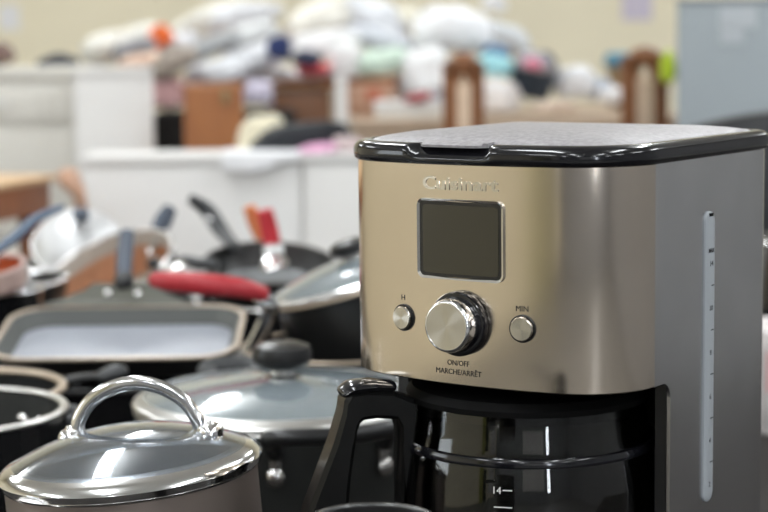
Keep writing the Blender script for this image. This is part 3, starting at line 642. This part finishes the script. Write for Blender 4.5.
obj('body', lathe(bmesh.new(), [(0, 0), (r*0.74, 0), (r*0.80, 0.004), (r*0.93, hp*0.6), (r, hp), (r-0.003, hp), (r*0.90, hp*0.6), (r*0.76, 0.006), (r*0.70, 0.0035), (0, 0.0035)], 80, [0]*4+[0]+[0]*2+[1]*2), [nonstick, mat('worn grey pan floor', (0.22, 0.23, 0.235), 0.35, var=0.1)], T)
obj('rim', ringbm(r-0.001, 0.0018, z=hp), mat('dark steel rim', (0.18, 0.17, 0.16), 0.4, 0.8), T)
Mi = (Matrix.Translation(base) @ Mr).inverted()
hpts = [Mi @ at(236, 248, 2.50), Mi @ at(222, 232, 2.56), Mi @ at(208, 211, 2.58), Mi @ at(191, 199, 2.56)]
obj('handle', tube(bmesh.new(), hpts, [0.0125, 0.0135, 0.0125, 0.0085], flat=0.6, up=(0.5, -0.8, 0.5)), bakelite if False else darkgrip, T)
p = Mi @ at(209, 221, 2.545)
obj('hanging_ring', ringbm(0.0045, 0.0020, n=24), chrome, T, loc=p).rotation_euler = (math.pi/2, 0, 0)
# spatula leaning in it
T = thing('spatula', 'spatula with coral red and orange handle leaning in the black frying pan', 'utensil', at(273, 249, 2.47))
o0 = T.location
obj('handle', tube(bmesh.new(), [at(272, 243, 2.475)-o0, at(269, 228, 2.47)-o0, at(265, 211, 2.46)-o0], [0.0125, 0.0125, 0.0110], flat=0.35, up=(0, -1, 0.2)), coral, T)
obj('handle_inlay', tube(bmesh.new(), [at(262, 238, 2.50)-o0, at(255, 222, 2.495)-o0, at(249, 207, 2.485)-o0], [0.010, 0.011, 0.009], flat=0.35, up=(0, -1, 0.2)), orange_s, T, label='orange handle half')
obj('ferrule', tube(bmesh.new(), [at(273, 246, 2.468)-o0, at(273.5, 254, 2.462)-o0], [0.014, 0.0145], flat=0.35, up=(0, -1, 0.2), sm=3), mat('satin steel', (0.6, 0.6, 0.6), 0.4, 0.9), T)
obj('blade', tube(bmesh.new(), [at(273.5, 254, 2.462)-o0, at(274, 262, 2.45)-o0, at(275, 268, 2.43)-o0], [0.012, 0.018, 0.020], flat=0.1, up=(0, -1, 0.2), sm=4), steel, T)
# --- left rear: tilted steel pot with coppery inside, dome lid, pans
d = 2.42; ctr = at(107, 269, d); r = px(70, d)
ty, tx = math.radians(-20), math.radians(22)
Mr = Matrix.Rotation(ty, 4, 'Y') @ Matrix.Rotation(tx, 4, 'X'); ax = Mr @ Vector((0, 0, 1)); hp = 0.10
base = ctr-ax*hp
T = thing('steel_pot', 'steel pot tipped forward showing its brown coppery inside behind the griddle', 'pot', base, Mr.to_euler())
obj('body', lathe(bmesh.new(), [(0, 0), (r-0.02, 0), (r-0.004, 0.008), (r, 0.024), (r, hp), (r-0.0025, hp), (r-0.0025, hp-0.024), (r-0.003, 0.024), (r-0.02, 0.006), (0, 0.004)], 80, [0]*5+[2]+[1]*3), [steel, copper_in, mat('pale enamel lining', (0.52, 0.49, 0.44), 0.4)], T)
obj('rim', ringbm(r, 0.0026, z=hp), steel, T)
Mi = (Matrix.Translation(base) @ Mr).inverted()
obj('handle_stem', tube(bmesh.new(), [Mi @ at(150, 254, 2.46), Mi @ at(155, 240, 2.50), Mi @ at(159, 229, 2.52)], 0.0055), chrome, T)
obj('handle', tube(bmesh.new(), [Mi @ at(157, 231, 2.515), Mi @ at(163, 221, 2.53), Mi @ at(170, 209, 2.54)], [0.0105, 0.0135, 0.0105], flat=0.7, up=(0, -1, 0.2)), bluegrey, T)
T = thing('baking_tin', 'low black tin the steel pot and frying pan stack lean on', 'pan', (at(120, 290, 2.5).x, 2.50, TZ))
bm = bmesh.new(); loft(bm, [rrect(0.09, 0.10, 0.02, 0), rrect(0.10, 0.11, 0.024, 0.055), rrect(0.096, 0.106, 0.022, 0.055), rrect(0.086, 0.096, 0.018, 0.004)])
obj('body', bm, black_sat, T)
bm = bmesh.new(); loft(bm, [rrect(0.096, 0.106, 0.022, 0.054), rrect(0.103, 0.113, 0.026, 0.054), rrect(0.103, 0.113, 0.026, 0.057), rrect(0.096, 0.106, 0.022, 0.057), rrect(0.096, 0.106, 0.022, 0.054)], cap0=False, cap1=False)
obj('rim', bm, black_sat, T)
# steel dome lid
d = 2.68; ctr = at(80, 246, d); r = px(47, d)
Mr = Matrix.Rotation(math.radians(10), 4, 'Y') @ Matrix.Rotation(math.radians(34), 4, 'X')
T = thing('pan_lid', 'domed silvery steel lid with a dark knob leaning behind the tipped steel pot', 'lid', ctr, Mr.to_euler())
R = 0.085
obj('dome', lathe(bmesh.new(), [(r+0.003, 0), (r, 0.003), (r*0.93, 0.016), (r*0.76, 0.030), (r*0.5, 0.040), (r*0.22, 0.045), (0, 0.046), (0, 0.044), (r*0.5, 0.038), (r*0.75, 0.028), (r*0.92, 0.014), (r-0.003, 0.001), (r+0.003, 0)], 72), mat('satin bright steel', (0.60, 0.60, 0.61), 0.5, 0.7), T)
knob(T, 0.045, 0.013, 0.026, bluegrey)
obj('rim', ringbm(r+0.001, 0.002), steel, T)
# stockpot it leans on
T = thing('stockpot', 'steel stockpot behind the tipped pot under the domed steel lid', 'pot', (at(62, 262, 2.62).x, 2.70, TZ))
hq = at(62, 262, 2.62).z-TZ-0.01
obj('body', pot_body(0.085, hq, rb=0.012), [steel, steel], T); obj('rim', ringbm(0.085, 0.0025, z=hq), chrome, T)
loop_handle(T, (math.radians(-120), math.radians(-80)), 0.085, hq-0.025, 0.035, 0.008, m=chrome, rad=0.005, rv=False)
# flat steel lid edge between steel pot and red handle
d = 2.36; ctr = at(158, 274, d); r = px(30, d)
Mr = Matrix.Rotation(math.radians(-19), 4, 'Y') @ Matrix.Rotation(math.radians(9), 4, 'X')
T = thing('pan_lid', 'small steel lid tilted between the tipped steel pot and the red handle', 'lid', ctr, Mr.to_euler())
obj('plate', lathe(bmesh.new(), [(0, 0.006), (r*0.6, 0.005), (r*0.9, 0.002), (r, 0), (r, -0.002), (r*0.88, 0), (r*0.6, 0.003), (0, 0.004)], 56), steel, T)
knob(T, 0.005, 0.010, 0.018)
# black saucepan with slate-blue handle at the far left
d = 2.27; ctr = at(0, 289, d); r = px(42, d)
T = thing('saucepan', 'black saucepan with shiny rim and a slate-blue handle rising at the far left', 'saucepan', (ctr.x, ctr.y, TZ)); h = ctr.z-TZ
obj('body', pot_body(r, h, rb=0.014), [enamel_black, nonstick], T)
obj('rim', ringbm(r, 0.003, z=h), chrome, T)
o0 = T.location
obj('bracket', tube(bmesh.new(), [Vector((-r*0.5, -r*0.86, h-0.010)), at(-14, 268, 2.19)-o0, at(-4, 256, 2.19)-o0], 0.007), steel, T)
obj('handle', tube(bmesh.new(), [at(-6, 252, 2.19)-o0, at(14, 238, 2.22)-o0, at(36, 219, 2.25)-o0, at(62, 207, 2.28)-o0], [0.0085, 0.0095, 0.0095, 0.0065], flat=0.65), bluehandle, T)
# copper-lined small pan on it
d = 2.22; ctr = at(-5, 266, d); r = px(30, d)
Mr = Matrix.Rotation(math.radians(-4), 4, 'Y') @ Matrix.Rotation(math.radians(15), 4, 'X')
T = thing('saucepan', 'small copper-lined pan with a pale rim at the far left edge', 'saucepan', ctr-(Mr @ Vector((0, 0, 0.03))), Mr.to_euler())
obj('body', pot_body(r, 0.03, rb=0.010), [mat('pale pink enamel', (0.62, 0.45, 0.40), 0.35), copper_or], T)
obj('rim', ringbm(r-0.001, 0.0035, z=0.03), mat('pale pink enamel', (0, 0, 0)), T)
# chrome pan edge and dark pan between
d = 2.38; ctr = at(38, 279, d); r = px(34, d)
T = thing('frying_pan', 'small dark pan with a chrome rim beside the slate-blue handle', 'frying pan', (ctr.x, ctr.y, ctr.z-0.035), (math.radians(6), math.radians(-6), 0))
obj('body', lathe(bmesh.new(), [(0, 0), (r*0.7, 0), (r*0.8, 0.004), (r, 0.035), (r-0.003, 0.035), (r*0.77, 0.007), (r*0.7, 0.003), (0, 0.003)], 60), nonstick, T)
obj('rim', ringbm(r, 0.0026, z=0.035), chrome, T)
T2 = thing('cooking_pot', 'dark pot beneath the small dark chrome-rimmed pan', 'pot', (ctr.x, ctr.y+0.01, TZ))
obj('body', pot_body(0.04, ctr.z-0.045-TZ, rb=0.012), [enamel_black, nonstick], T2); obj('rim', ringbm(0.04, 0.002, z=ctr.z-0.045-TZ), steel, T2)
# --- near black pan, bottom edge
d = 0.93; ctr = at(372, 521.5, d); r = px(66, d)
T = thing('saucepan', 'black saucepan rim in the near foreground below the carafe handle', 'saucepan', (ctr.x, ctr.y, TZ)); h = ctr.z-TZ
obj('body', pot_body(r, h, rb=0.012), [enamel_black, nonstick], T)
obj('rim', lathe(bmesh.new(), ring_prof(r-0.001, 0.0016, z=h), 80), mat('worn black rim', (0.10, 0.10, 0.10), 0.25, 0.6), T)
long_handle(T, math.radians(200), r, h-0.012, 0.13, 0.0, 0.010)
# --- printed white carton and dark pot at the right edge
a = at(764.5, 333, 2.0); b = at(764.5, 432, 2.0)
T = thing('carton', 'pale printed carton on the table right of the coffee maker', 'box', (a.x+0.10, 2.06, TZ))
hc = a.z-TZ
obj('box', B((0, 0, hc/2), (0.20, 0.12, hc), 0.002), mat('printed card', (0.62, 0.58, 0.57), 0.6, var=0.25, vscale=30), T)
obj('print', B((-0.02, -0.0605, hc*0.62), (0.155, 0.001, hc*0.4)), mat('pink print', (0.62, 0.36, 0.36), 0.6), T)
a = at(763, 238, 2.3)
T = thing('kettle', 'black kettle with a shiny steel rim behind the pale printed carton', 'kettle', (a.x+0.095, 2.36, TZ)); hk = a.z-TZ
obj('body', lathe(bmesh.new(), [(0, 0), (0.088, 0), (0.094, 0.01), (0.090, hk*0.6), (0.080, hk), (0.05, hk+0.012), (0, hk+0.014)], 56), enamel_black, T)
obj('rim', ringbm(0.083, 0.005, z=hk-0.012), chrome, T)
obj('lid_knob', lathe(bmesh.new(), [(0, hk+0.010), (0.008, hk+0.012), (0.007, hk+0.022), (0.014, hk+0.032), (0, hk+0.038)], 28), bakelite, T)
obj('handle', tube(bmesh.new(), [(0.075, 0, hk-0.02), (0.13, 0, hk), (0.14, 0, hk*0.6), (0.09, 0, hk*0.35)], 0.010), bakelite, T)
obj('spout', tube(bmesh.new(), [(0, 0.085, hk*0.5), (0, 0.13, hk*0.7), (0, 0.15, hk*0.95)], [0.02, 0.015, 0.011]), enamel_black, T)

# ------------------------------------------------------------------ the coffee maker
YAW = math.radians(-35.44); FX, FY = 0.0485, 1.1399
MW, MR, MRC, MD, MRB = 0.2194, 0.3272, 0.0531, 0.2486, 0.023
ZP, ZL = 0.2316, 0.375
cy_, sy_ = math.cos(YAW), math.sin(YAW)
OY = 0.125       # empty sits under the middle; local y below is measured from the front
ML = (FX - sy_*OY, FY + cy_*OY, TZ)
K = thing('coffee_maker', 'stainless steel drip coffee maker with black lid and round dial', 'coffee maker', ML, (0, 0, YAW))
def V3(x, y, z): return (x, y-OY, z)
def outline(o=0.0, part='all', n=20):
    """plan outline from the front centre, offset outward by o: list of (x, y)"""
    Wd, R, rc, D, rb = MW+2*o, MR+o, MRC+o, MD+o, MRB+o
    th = math.asin((Wd/2-rc)/(R-rc)); yf = R-o
    P = [(R*math.sin(th*k/n), yf-R*math.cos(th*k/n)) for k in range(n+1)]
    cc = (Wd/2-rc, yf-(R-rc)*math.cos(th))
    P += [(cc[0]+rc*math.sin(th+(math.pi/2-th)*k/n), cc[1]-rc*math.cos(th+(math.pi/2-th)*k/n)) for k in range(1, n+1)]
    nf = len(P)
    P += [(Wd/2, cc[1]+(D-rb-cc[1])*k/10) for k in range(1, 10)]
    P += [(Wd/2-rb+rb*math.cos(math.pi/2*k/10), D-rb+rb*math.sin(math.pi/2*k/10)) for k in range(11)]
    if part == 'front': P = P[:nf]
    Lh = [(-x, y) for x, y in P[1:]][::-1]
    return Lh+P
YC = MR-(MR-MRC)*math.cos(math.asin((MW/2-MRC)/(MR-MRC)))
def fs(s, z, o=0.0):
    k = s/MR; return Vector(V3((MR+o)*math.sin(k), MR-(MR+o)*math.cos(k), z))
def fn(s): k = s/MR; return Vector((math.sin(k), -math.cos(k), 0))
# front panel: stainless skin from seam to seam
fr = outline(0.0006, 'front'); bm = bmesh.new()
loft(bm, [[V3(x, y, ZP+0.0015) for x, y in outline(-0.001, 'front')], [V3(x, y, ZP) for x, y in outline(-0.0002, 'front')], [V3(x, y, ZP+0.0008) for x, y in fr], [V3(x, y, ZL) for x, y in fr]])
panel = obj('front_panel', bm, steel_warm, K, angle=25)
# side and back shell with the carafe opening cut out of both sides
ycut, fil = 0.083, 0.011
cols = [YC+0.0009+(ycut-fil-YC-0.0009)*k/4 for k in range(5)]+[ycut-fil+fil*math.sin(math.pi/2*k/10) for k in range(1, 11)]
def zmin(y):
    if y <= ycut-fil: return ZP
    return ZP-(fil-math.sqrt(max(0, fil*fil-(y-(ycut-fil))**2)))
ring = [(MW/2, y, zmin(y)) for y in cols]+[(MW/2, ycut+1e-4, 0.0)]
ring += [(x, y, 0.0) for x, y in outline(0) if False]
yb = MD-MRB
ring += [(MW/2, ycut+(yb-ycut)*k/8, 0.0) for k in range(1, 9)]
ring += [(MW/2-MRB+MRB*math.cos(math.pi/2*k/10), yb+MRB*math.sin(math.pi/2*k/10), 0.0) for k in range(1, 11)]
ring += [(-x, y, z) for x, y, z in ring[::-1]]
bm = bmesh.new(); th = 0.0025; lo, hi, lo2, hi2 = [], [], [], []
for i, (x, y, z) in enumerate(ring):
    a = Vector(ring[max(0, i-1)][:2]); b = Vector(ring[min(len(ring)-1, i+1)][:2]); t = (b-a).normalized(); nrm = Vector((t.y, -t.x))
    if (nrm.x*x+nrm.y*(y-0.14)) < 0: nrm = -nrm
    xi, yi = x-nrm.x*th, y-nrm.y*th
    lo.append(bm.verts.new(V3(x, y, z))); hi.append(bm.verts.new(V3(x, y, ZL))); lo2.append(bm.verts.new(V3(xi, yi, z))); hi2.append(bm.verts.new(V3(xi, yi, ZL)))
for i in range(len(ring)-1):
    bm.faces.new((lo[i], lo[i+1], hi[i+1], hi[i])); bm.faces.new((lo2[i+1], lo2[i], hi2[i], hi2[i+1]))
    bm.faces.new((hi[i], hi[i+1], hi2[i+1], hi2[i])); bm.faces.new((lo[i+1], lo[i], lo2[i], lo2[i+1]))
for i in (0, -1): bm.faces.new((lo[i], hi[i], hi2[i], lo2[i]))
shell = obj('side_shell', bm, steel_side, K, angle=30)
# black lining of the carafe bay, brew basket, base with warming plate
bm = bmesh.new(); N = 40; out, inn = [], []
hw2 = MW/2-0.0032
outer = [(hw2, ycut+0.0004)]+[(hw2, ycut+(yb-ycut)*k/10) for k in range(1, 11)]+[(hw2-MRB+MRB*math.cos(math.pi/2*k/9), yb-0.003+MRB*math.sin(math.pi/2*k/9)) for k in range(1, 10)]
outer += [(hw2-MRB-(hw2-MRB)*k/5, yb-0.003+MRB) for k in range(1, 6)]
m_ = len(outer); inner = []
for k in range(m_):
    t = k/(m_-1)
    inner.append((0.0985, ycut+0.0004+0.03*t/0.3) if t < 0.3 else (0.0985*math.cos(math.pi/2*(t-0.3)/0.7), ycut+0.0304+0.082*math.sin(math.pi/2*(t-0.3)/0.7)))
outer += [(-x, y) for x, y in outer[:-1][::-1]]; inner += [(-x, y) for x, y in inner[:-1][::-1]]
rows = []
for (x, y), (u, v) in zip(outer, inner):
    rows.append([V3(x, y, 0.022), V3(x, y, ZP+0.002), V3(u, v, ZP+0.002), V3(u, v, 0.022)])
loft(bm, rows)
obj('carafe_bay', bm, black_sat, K, angle=30)
bm = bmesh.new(); sec = outline(-0.004)
loft(bm, [[V3(x, y, ZP+0.0004) for x, y in sec], [V3(x, y, ZP+0.006) for x, y in sec]])
obj('underside', bm, black_matte, K)
CAR_Y = 0.085
obj('brew_basket', lathe(bmesh.new(), [(0, -0.010), (0.030, -0.010), (0.070, 0.0), (0.072, 0.003), (0, 0.003)], 48), black_matte, K, loc=V3(0, CAR_Y, ZP-0.001))
bm = bmesh.new(); sec = outline(-0.0035)
loft(bm, [[V3(x, y, 0) for x, y in sec], [V3(x, y, 0.004) for x, y in outline(-0.003)], [V3(x, y, 0.018) for x, y in outline(-0.003)], [V3(x, y, 0.022) for x, y in outline(-0.007)]])
obj('base', bm, black_sat, K)
obj('warming_plate', lathe(bmesh.new(), [(0, 0.003), (0.074, 0.003), (0.078, 0.0), (0, 0.0)], 56), nonstick, K, loc=V3(0, CAR_Y, 0.0221))
# lid: black rim with a finger notch, grey plate, tab
bm = bmesh.new(); rings = []
def notch(x, y):
    if y > 0.02: return 0.0
    t = max(0.0, min(1.0, min(x+0.040, 0.026-x)/0.008)); return t*t*(3-2*t)
for o, z, dn in ((-0.004, 0.0002, 0), (0.0012, 0.0002, 0), (0.0030, 0.0016, 0.0), (0.0036, 0.0045, 0.001), (0.0034, 0.0080, 0.006), (0.0022, 0.0108, 0.008), (-0.0002, 0.0126, 0.008), (-0.0040, 0.0134, 0.006), (-0.0085, 0.0134, 0.002), (-0.010, 0.0118, 0)):
    A, Bq = outline(o), outline(o-dn)
    rings.append([V3(p[0]+(q[0]-p[0])*notch(*p), p[1]+(q[1]-p[1])*notch(*p), ZL+z) for p, q in zip(A, Bq)])
loft(bm, rings)
lid = obj('lid', bm, black_gloss, K, angle=60)
bm = bmesh.new(); base_o = outline(-0.0098); cyc = sum(p[1] for p in base_o)/len(base_o); rings = []
for s, z in ((1.0, 0.0105), (1.0, 0.0132), (0.985, 0.0138), (0.9, 0.0158), (0.75, 0.0180), (0.5, 0.0200), (0.25, 0.0210), (0.08, 0.0212)):
    rings.append([V3(x*s, cyc+(y-cyc)*s, ZL+z) for x, y in base_o])
loft(bm, rings)
obj('lid_plate', bm, lid_grey, lid, angle=60)
bm = bmesh.new(); rings = []
for k in range(17):
    s = -0.034+0.054*k/16; e = min(1, min(k, 16-k)/2.0); d0 = 0.003*e
    rings.append([fs(s, ZL+0.0136, -0.0125), fs(s, ZL+0.0115, -0.004-0.004*(1-e)), fs(s, ZL+0.0112, 0.0012-0.006*(1-e)), fs(s, ZL+0.0128, 0.0016-0.006*(1-e)), fs(s, ZL+0.0142, -0.003), fs(s, ZL+0.0149, -0.0125)])
loft(bm, rings)
obj('lift_tab', bm, lid_grey, lid)
# display
def fpatch(s0, s1, z0, z1, r, o0, o1, n=28):
    """rounded rectangle on the curved front, between depths o0 and o1, built in columns"""
    hx, hz, c = (s1-s0)/2, (z1-z0)/2, ((s0+s1)/2, (z0+z1)/2)
    xs = [-hx+r*(1-math.cos(math.pi/2*k/6)) for k in range(7)]; xs += [-hx+r+(2*hx-2*r)*k/n for k in range(1, n)]; xs += [-x for x in xs[:7][::-1]]
    rows = []
    for x in xs:
        e = abs(x)-(hx-r); h = hz-(r-math.sqrt(max(1e-12, r*r-e*e)) if e > 0 else 0)
        rows.append([fs(c[0]+x, c[1]-h, o0), fs(c[0]+x, c[1]+h, o0), fs(c[0]+x, c[1]+h, o1), fs(c[0]+x, c[1]-h, o1)])
    bm = bmesh.new(); loft(bm, rows); return bm
def fframe(s0, s1, z0, z1, r, w, o0, o1):
    c = ((s0+s1)/2, (z0+z1)/2); hx, hz = (s1-s0)/2, (z1-z0)/2
    A = [(c[0]+q[0], c[1]+q[1]) for q in rrect(hx+w, hz+w, r+w, 0)]; Bq = [(c[0]+q[0], c[1]+q[1]) for q in rrect(hx, hz, r, 0)]
    bm = bmesh.new()
    loft(bm, [[fs(s, z, o0) for s, z in A], [fs(s, z, o1) for s, z in A], [fs(s, z, o1*0.6) for s, z in Bq], [fs(s, z, o0) for s, z in Bq], [fs(s, z, o0) for s, z in A]], False, False)
    return bm
ds0, ds1, dz0, dz1 = -0.0303, 0.0318, 0.3023, 0.3514
disp = obj('display', fpatch(ds0, ds1, dz0, dz1, 0.0035, 0.0, 0.0012), black_gloss, K)
obj('bezel', fframe(ds0, ds1, dz0, dz1, 0.0035, 0.0016, 0.0004, 0.0026), mat('bright bezel steel', (0.72, 0.70, 0.66), 0.18, 1.0), disp)
obj('screen', fpatch(ds0+0.0024, ds1-0.0022, dz0+0.0022, dz1-0.0024, 0.0025, 0.0010, 0.0015), lcd_in, disp)
# dial
def on_front(o, s, z, off=0.0006): 
    o.location = fs(s, z, off); k = s/MR
    o.rotation_euler = (0, 0, k); return o          # local -y points out of the panel
def ylathe(prof, n=64):
    bm = lathe(bmesh.new(), prof, n); bmesh.ops.rotate(bm, cent=(0, 0, 0), matrix=Matrix.Rotation(math.pi/2, 3, 'X'), verts=bm.verts); return bm
dial = on_front(obj('dial', ylathe([(0, 0), (0.0208, 0), (0.0211, 0.0012), (0.0211, 0.0048), (0.0203, 0.0062), (0.0180, 0.0066), (0, 0.0066)]), black_gloss, K), 0.0014, 0.2728)
kn = 96; bm = bmesh.new(); rings = []
for y, rr, kk in ((0.006, 0.0178, 0.0), (0.0066, 0.0181, 0.0002), (0.0150, 0.0172, 0.00022), (0.0165, 0.0169, 0.0)):
    rings.append([((rr+(kk if i % 2 else -kk))*math.cos(2*math.pi*i/kn), -y, (rr+(kk if i % 2 else -kk))*math.sin(2*math.pi*i/kn)) for i in range(kn)])
loft(bm, rings)
obj('barrel', bm, chrome, dial)
obj('chamfer', ylathe([(0.0170, 0.0160), (0.0166, 0.0172), (0.0156, 0.0180), (0.0150, 0.0180), (0.0150, 0.0165), (0.0170, 0.0160)]), chrome, dial)
obj('face', ylathe([(0, 0.0176), (0.0156, 0.0178), (0.0156, 0.0165), (0, 0.0165)]), knobface, dial)
for s in (-0.0456, 0.0459):
    bt = on_front(obj('button', ylathe([(0, 0.0034), (0.0071, 0.0034), (0.0078, 0.0025), (0.0079, 0.0015), (0.0079, 0), (0, 0)], 48), knobface, K), s, 0.2724)
    obj('button_ring', ylathe([(0.0079, 0.0), (0.0079, 0.0010), (0.0086, 0.0016), (0.0090, 0.0010), (0.0090, 0.0), (0.0079, 0.0)], 48), black_sat, bt)
# lettering, bent onto the panel
def text_bm(body, size, depth, spacing=1.0, width=None, bold=0.0):
    cu = bpy.data.curves.new('lettering', 'FONT'); cu.body = body; cu.size = size; cu.extrude = depth; cu.align_x = 'CENTER'; cu.space_character = spacing; cu.offset = bold; cu.resolution_u = 4
    o = bpy.data.objects.new('lettering', cu); C.objects.link(o); bpy.context.view_layer.update()
    me = o.to_mesh(); bm = bmesh.new(); bm.from_mesh(me); o.to_mesh_clear()
    bpy.data.objects.remove(o); bpy.data.curves.remove(cu)
    if width:
        xs = [v.co.x for v in bm.verts]; f = width/(max(xs)-min(xs)); mid = (max(xs)+min(xs))/2
        for v in bm.verts: v.co.x = (v.co.x-mid)*f
    return bm
def on_panel(bm, s, z, off):
    for v in bm.verts:
        co = v.co.copy(); v.co = fs(s+co.x, z+co.y, off+co.z)
    return bm
def letters(body, s, z, size, width, m, depth=0.00012, off=0.0006, bold=0.0, label=None):
    return obj('lettering', on_panel(text_bm(body, size, depth, width=width, bold=bold), s, z, off+depth), m, K, smooth=False)
letters('Cuisinart', 0.0008, 0.3592, 0.0118, 0.0575, mat('embossed steel', (0.66, 0.62, 0.56), 0.22, 1.0), depth=0.00028, bold=0.00030)
letters('H', -0.0462, 0.2842, 0.0050, 0.0030, ink)
letters('MIN', 0.0456, 0.2834, 0.0052, 0.0085, ink)
letters('ON/OFF', -0.0010, 0.2446, 0.0050, 0.0168, ink)
letters('MARCHE/ARR\u00caT', -0.0010, 0.2386, 0.0050, 0.0350, ink)
# water gauge on the right side
gy, gz0, gz1, gw = 0.1388, 0.139, 0.3385, 0.0072
bm = bmesh.new(); P = rrect(gw, (gz1-gz0)/2, gw*0.98, 0, 8)
loft(bm, [[V3(MW/2+o, gy+q[0]*k, (gz0+gz1)/2+q[1]*(1-(1-k)*0.05)) for q in P] for o, k in ((-0.001, 1), (0.0012, 1), (0.0020, 0.8), (0.0023, 0.5))])
gauge = obj('water_gauge', bm, gauge_m, K)
bm = bmesh.new(); box(bm, V3(MW/2+0.0022, gy-0.0005, gz1-0.0022), (0.0012, 0.0055, 0.0022), 0.0004)
obj('gauge_port', bm, black_matte, gauge)
nm = ['14', '12', '10', '8', '6', '4', '2']
for k in range(11):
    z = 0.3035-0.0152*k
    if k % 2 == 0:
        tb = text_bm(nm[k//2+ (1 if k > 0 else 0)] if k//2+1 < 7 else '2', 0.0052, 0.0001)
        for v in tb.verts: c = v.co.copy(); v.co = V3(MW/2+0.0024+c.z, gy+c.x, z+c.y-0.0019)
        obj('gauge_number', tb, ink, gauge, smooth=False)
    else:
        obj('gauge_mark', B(V3(MW/2+0.0024, gy+0.0022, z), (0.0003, 0.0040, 0.0007)), ink, gauge, smooth=False)
bm = text_bm('MAX', 0.0040, 0.0001, width=0.0085, bold=0.0001)
for v in bm.verts: c = v.co.copy(); v.co = V3(MW/2+0.0024+c.z, gy+c.x, 0.3108+c.y)
obj('gauge_number', bm, ink, gauge, smooth=False)

# ------------------------------------------------------------------ the carafe
cw = Matrix.Translation(ML) @ Matrix.Rotation(YAW, 4, 'Z') @ Vector(V3(0, CAR_Y, 0.0253))
HD = math.atan2(-0.287, -0.958)
A = thing('carafe', 'glass coffee carafe with black lid and handle under the coffee maker', 'carafe', cw, (0, 0, HD))
z0 = -0.0253
prof = [(0, 0.0), (0.060, 0.0), (0.072, 0.003), (0.082, 0.014), (0.088, 0.035), (0.0900, 0.070), (0.0900, 0.110), (0.0890, 0.135), (0.0870, 0.152), (0.0845, 0.160), (0.0825, 0.170), (0.0815, 0.186)]
inn = [(max(0, r-0.0022), z) for r, z in prof[::-1]]; inn = [(r, max(z, 0.0024)) for r, z in inn]; inn[-1] = (0, 0.0024)
obj('glass_body', lathe(bmesh.new(), prof+inn, 96), smoke_glass, A)
obj('collar', lathe(bmesh.new(), [(0.0865, 0.1540), (0.0892, 0.1546), (0.0896, 0.1575), (0.0885, 0.1600), (0.0858, 0.1604), (0.0865, 0.1540)], 96), black_gloss, A)
lidc = obj('lid', lathe(bmesh.new(), [(0, 0.180), (0.078, 0.180), (0.079, 0.1862), (0.0835, 0.1866), (0.0840, 0.1905), (0.080, 0.1955), (0.055, 0.1985), (0.018, 0.1985), (0.012, 0.196), (0, 0.196)], 72), black_matte, A)
# handle plate in the radial plane (x = out from the axis)
O = [(0.084, 0.176), (0.0842, 0.190), (0.100, 0.1965), (0.118, 0.1985), (0.1300, 0.1975), (0.1335, 0.1925), (0.1345, 0.1850), (0.1410, 0.165), (0.1500, 0.143), (0.1595, 0.120), (0.1660, 0.095), (0.1675, 0.070), (0.1600, 0.055), (0.1250, 0.050), (0.0912, 0.056), (0.0905, 0.075), (0.0905, 0.12)]
I = [(0.0945, 0.150), (0.0945, 0.170), (0.0965, 0.1770), (0.1110, 0.1790), (0.1200, 0.1785), (0.1225, 0.1765), (0.1245, 0.1720), (0.1270, 0.158), (0.1300, 0.138), (0.1320, 0.118), (0.1330, 0.095), (0.1320, 0.080), (0.1280, 0.074), (0.1200, 0.071), (0.1000, 0.072), (0.0955, 0.080), (0.0945, 0.12)]
bm = bmesh.new(); hw3 = 0.0115; rows = []
for (x, z), (u, v) in zip(O, I):
    dx, dz = u-x, v-z; l = math.hypot(dx, dz); ex, ez = dx/l*0.003, dz/l*0.003
    rows.append([(x, -hw3+0.003, z), (x+ex, -hw3, z+ez), (u-ex, -hw3, v-ez), (u, -hw3+0.003, v), (u, hw3-0.003, v), (u-ex, hw3, v-ez), (x+ex, hw3, z+ez), (x, hw3-0.003, z)])
rows.append(rows[0]); loft(bm, rows, False, False); bmesh.ops.remove_doubles(bm, verts=bm.verts, dist=1e-6)
obj('handle', bm, mat('black carafe plastic', (0.006, 0.006, 0.006), 0.24, spec=0.35), A, angle=30)
obj('thumb_lip', tube(bmesh.new(), [(0.098, 0, 0.1990), (0.112, 0, 0.2006), (0.126, 0, 0.2000), (0.1325, 0, 0.1965)], [0.011, 0.0135, 0.0135, 0.011], flat=0.32, up=(0, 0, 1)), black_gloss, A)
# cup marks on the glass, facing the viewer
def on_glass(bm, ang, z, rad):
    for v in bm.verts:
        c = v.co.copy(); q = ang+c.x/rad; v.co = ((rad+c.z)*math.cos(q), (rad+c.z)*math.sin(q), z+c.y)
    return bm
def ga(x):       # angle on the glass, in the carafe's frame, that shows at pixel column x
    best = None
    for k in range(2000):
        q = math.pi+math.pi*k/2000; p = cw+Vector((0.0895*math.cos(q), 0.0895*math.sin(q), 0.15))
        e = abs(p.x-at(x, 485, p.y).x)
        if best is None or e < best[0]: best = (e, q)
    return best[1]-HD
zm = at(500, 485.5, 1.135).z-cw.z
obj('lettering', on_glass(text_bm('14', 0.0066, 0.0001), ga(496.5), zm-0.0024, 0.0901), white_ink, A, smooth=False)
obj('cup_mark', on_glass(B((0, 0, 0), (0.0062, 0.0007, 0.0002)), ga(507.5), zm, 0.0901), white_ink, A, smooth=False)
obj('cup_mark', on_glass(B((0, 0, 0), (0.0120, 0.0007, 0.0002)), ga(503), zm-0.0113, 0.0902), white_ink, A, smooth=False)
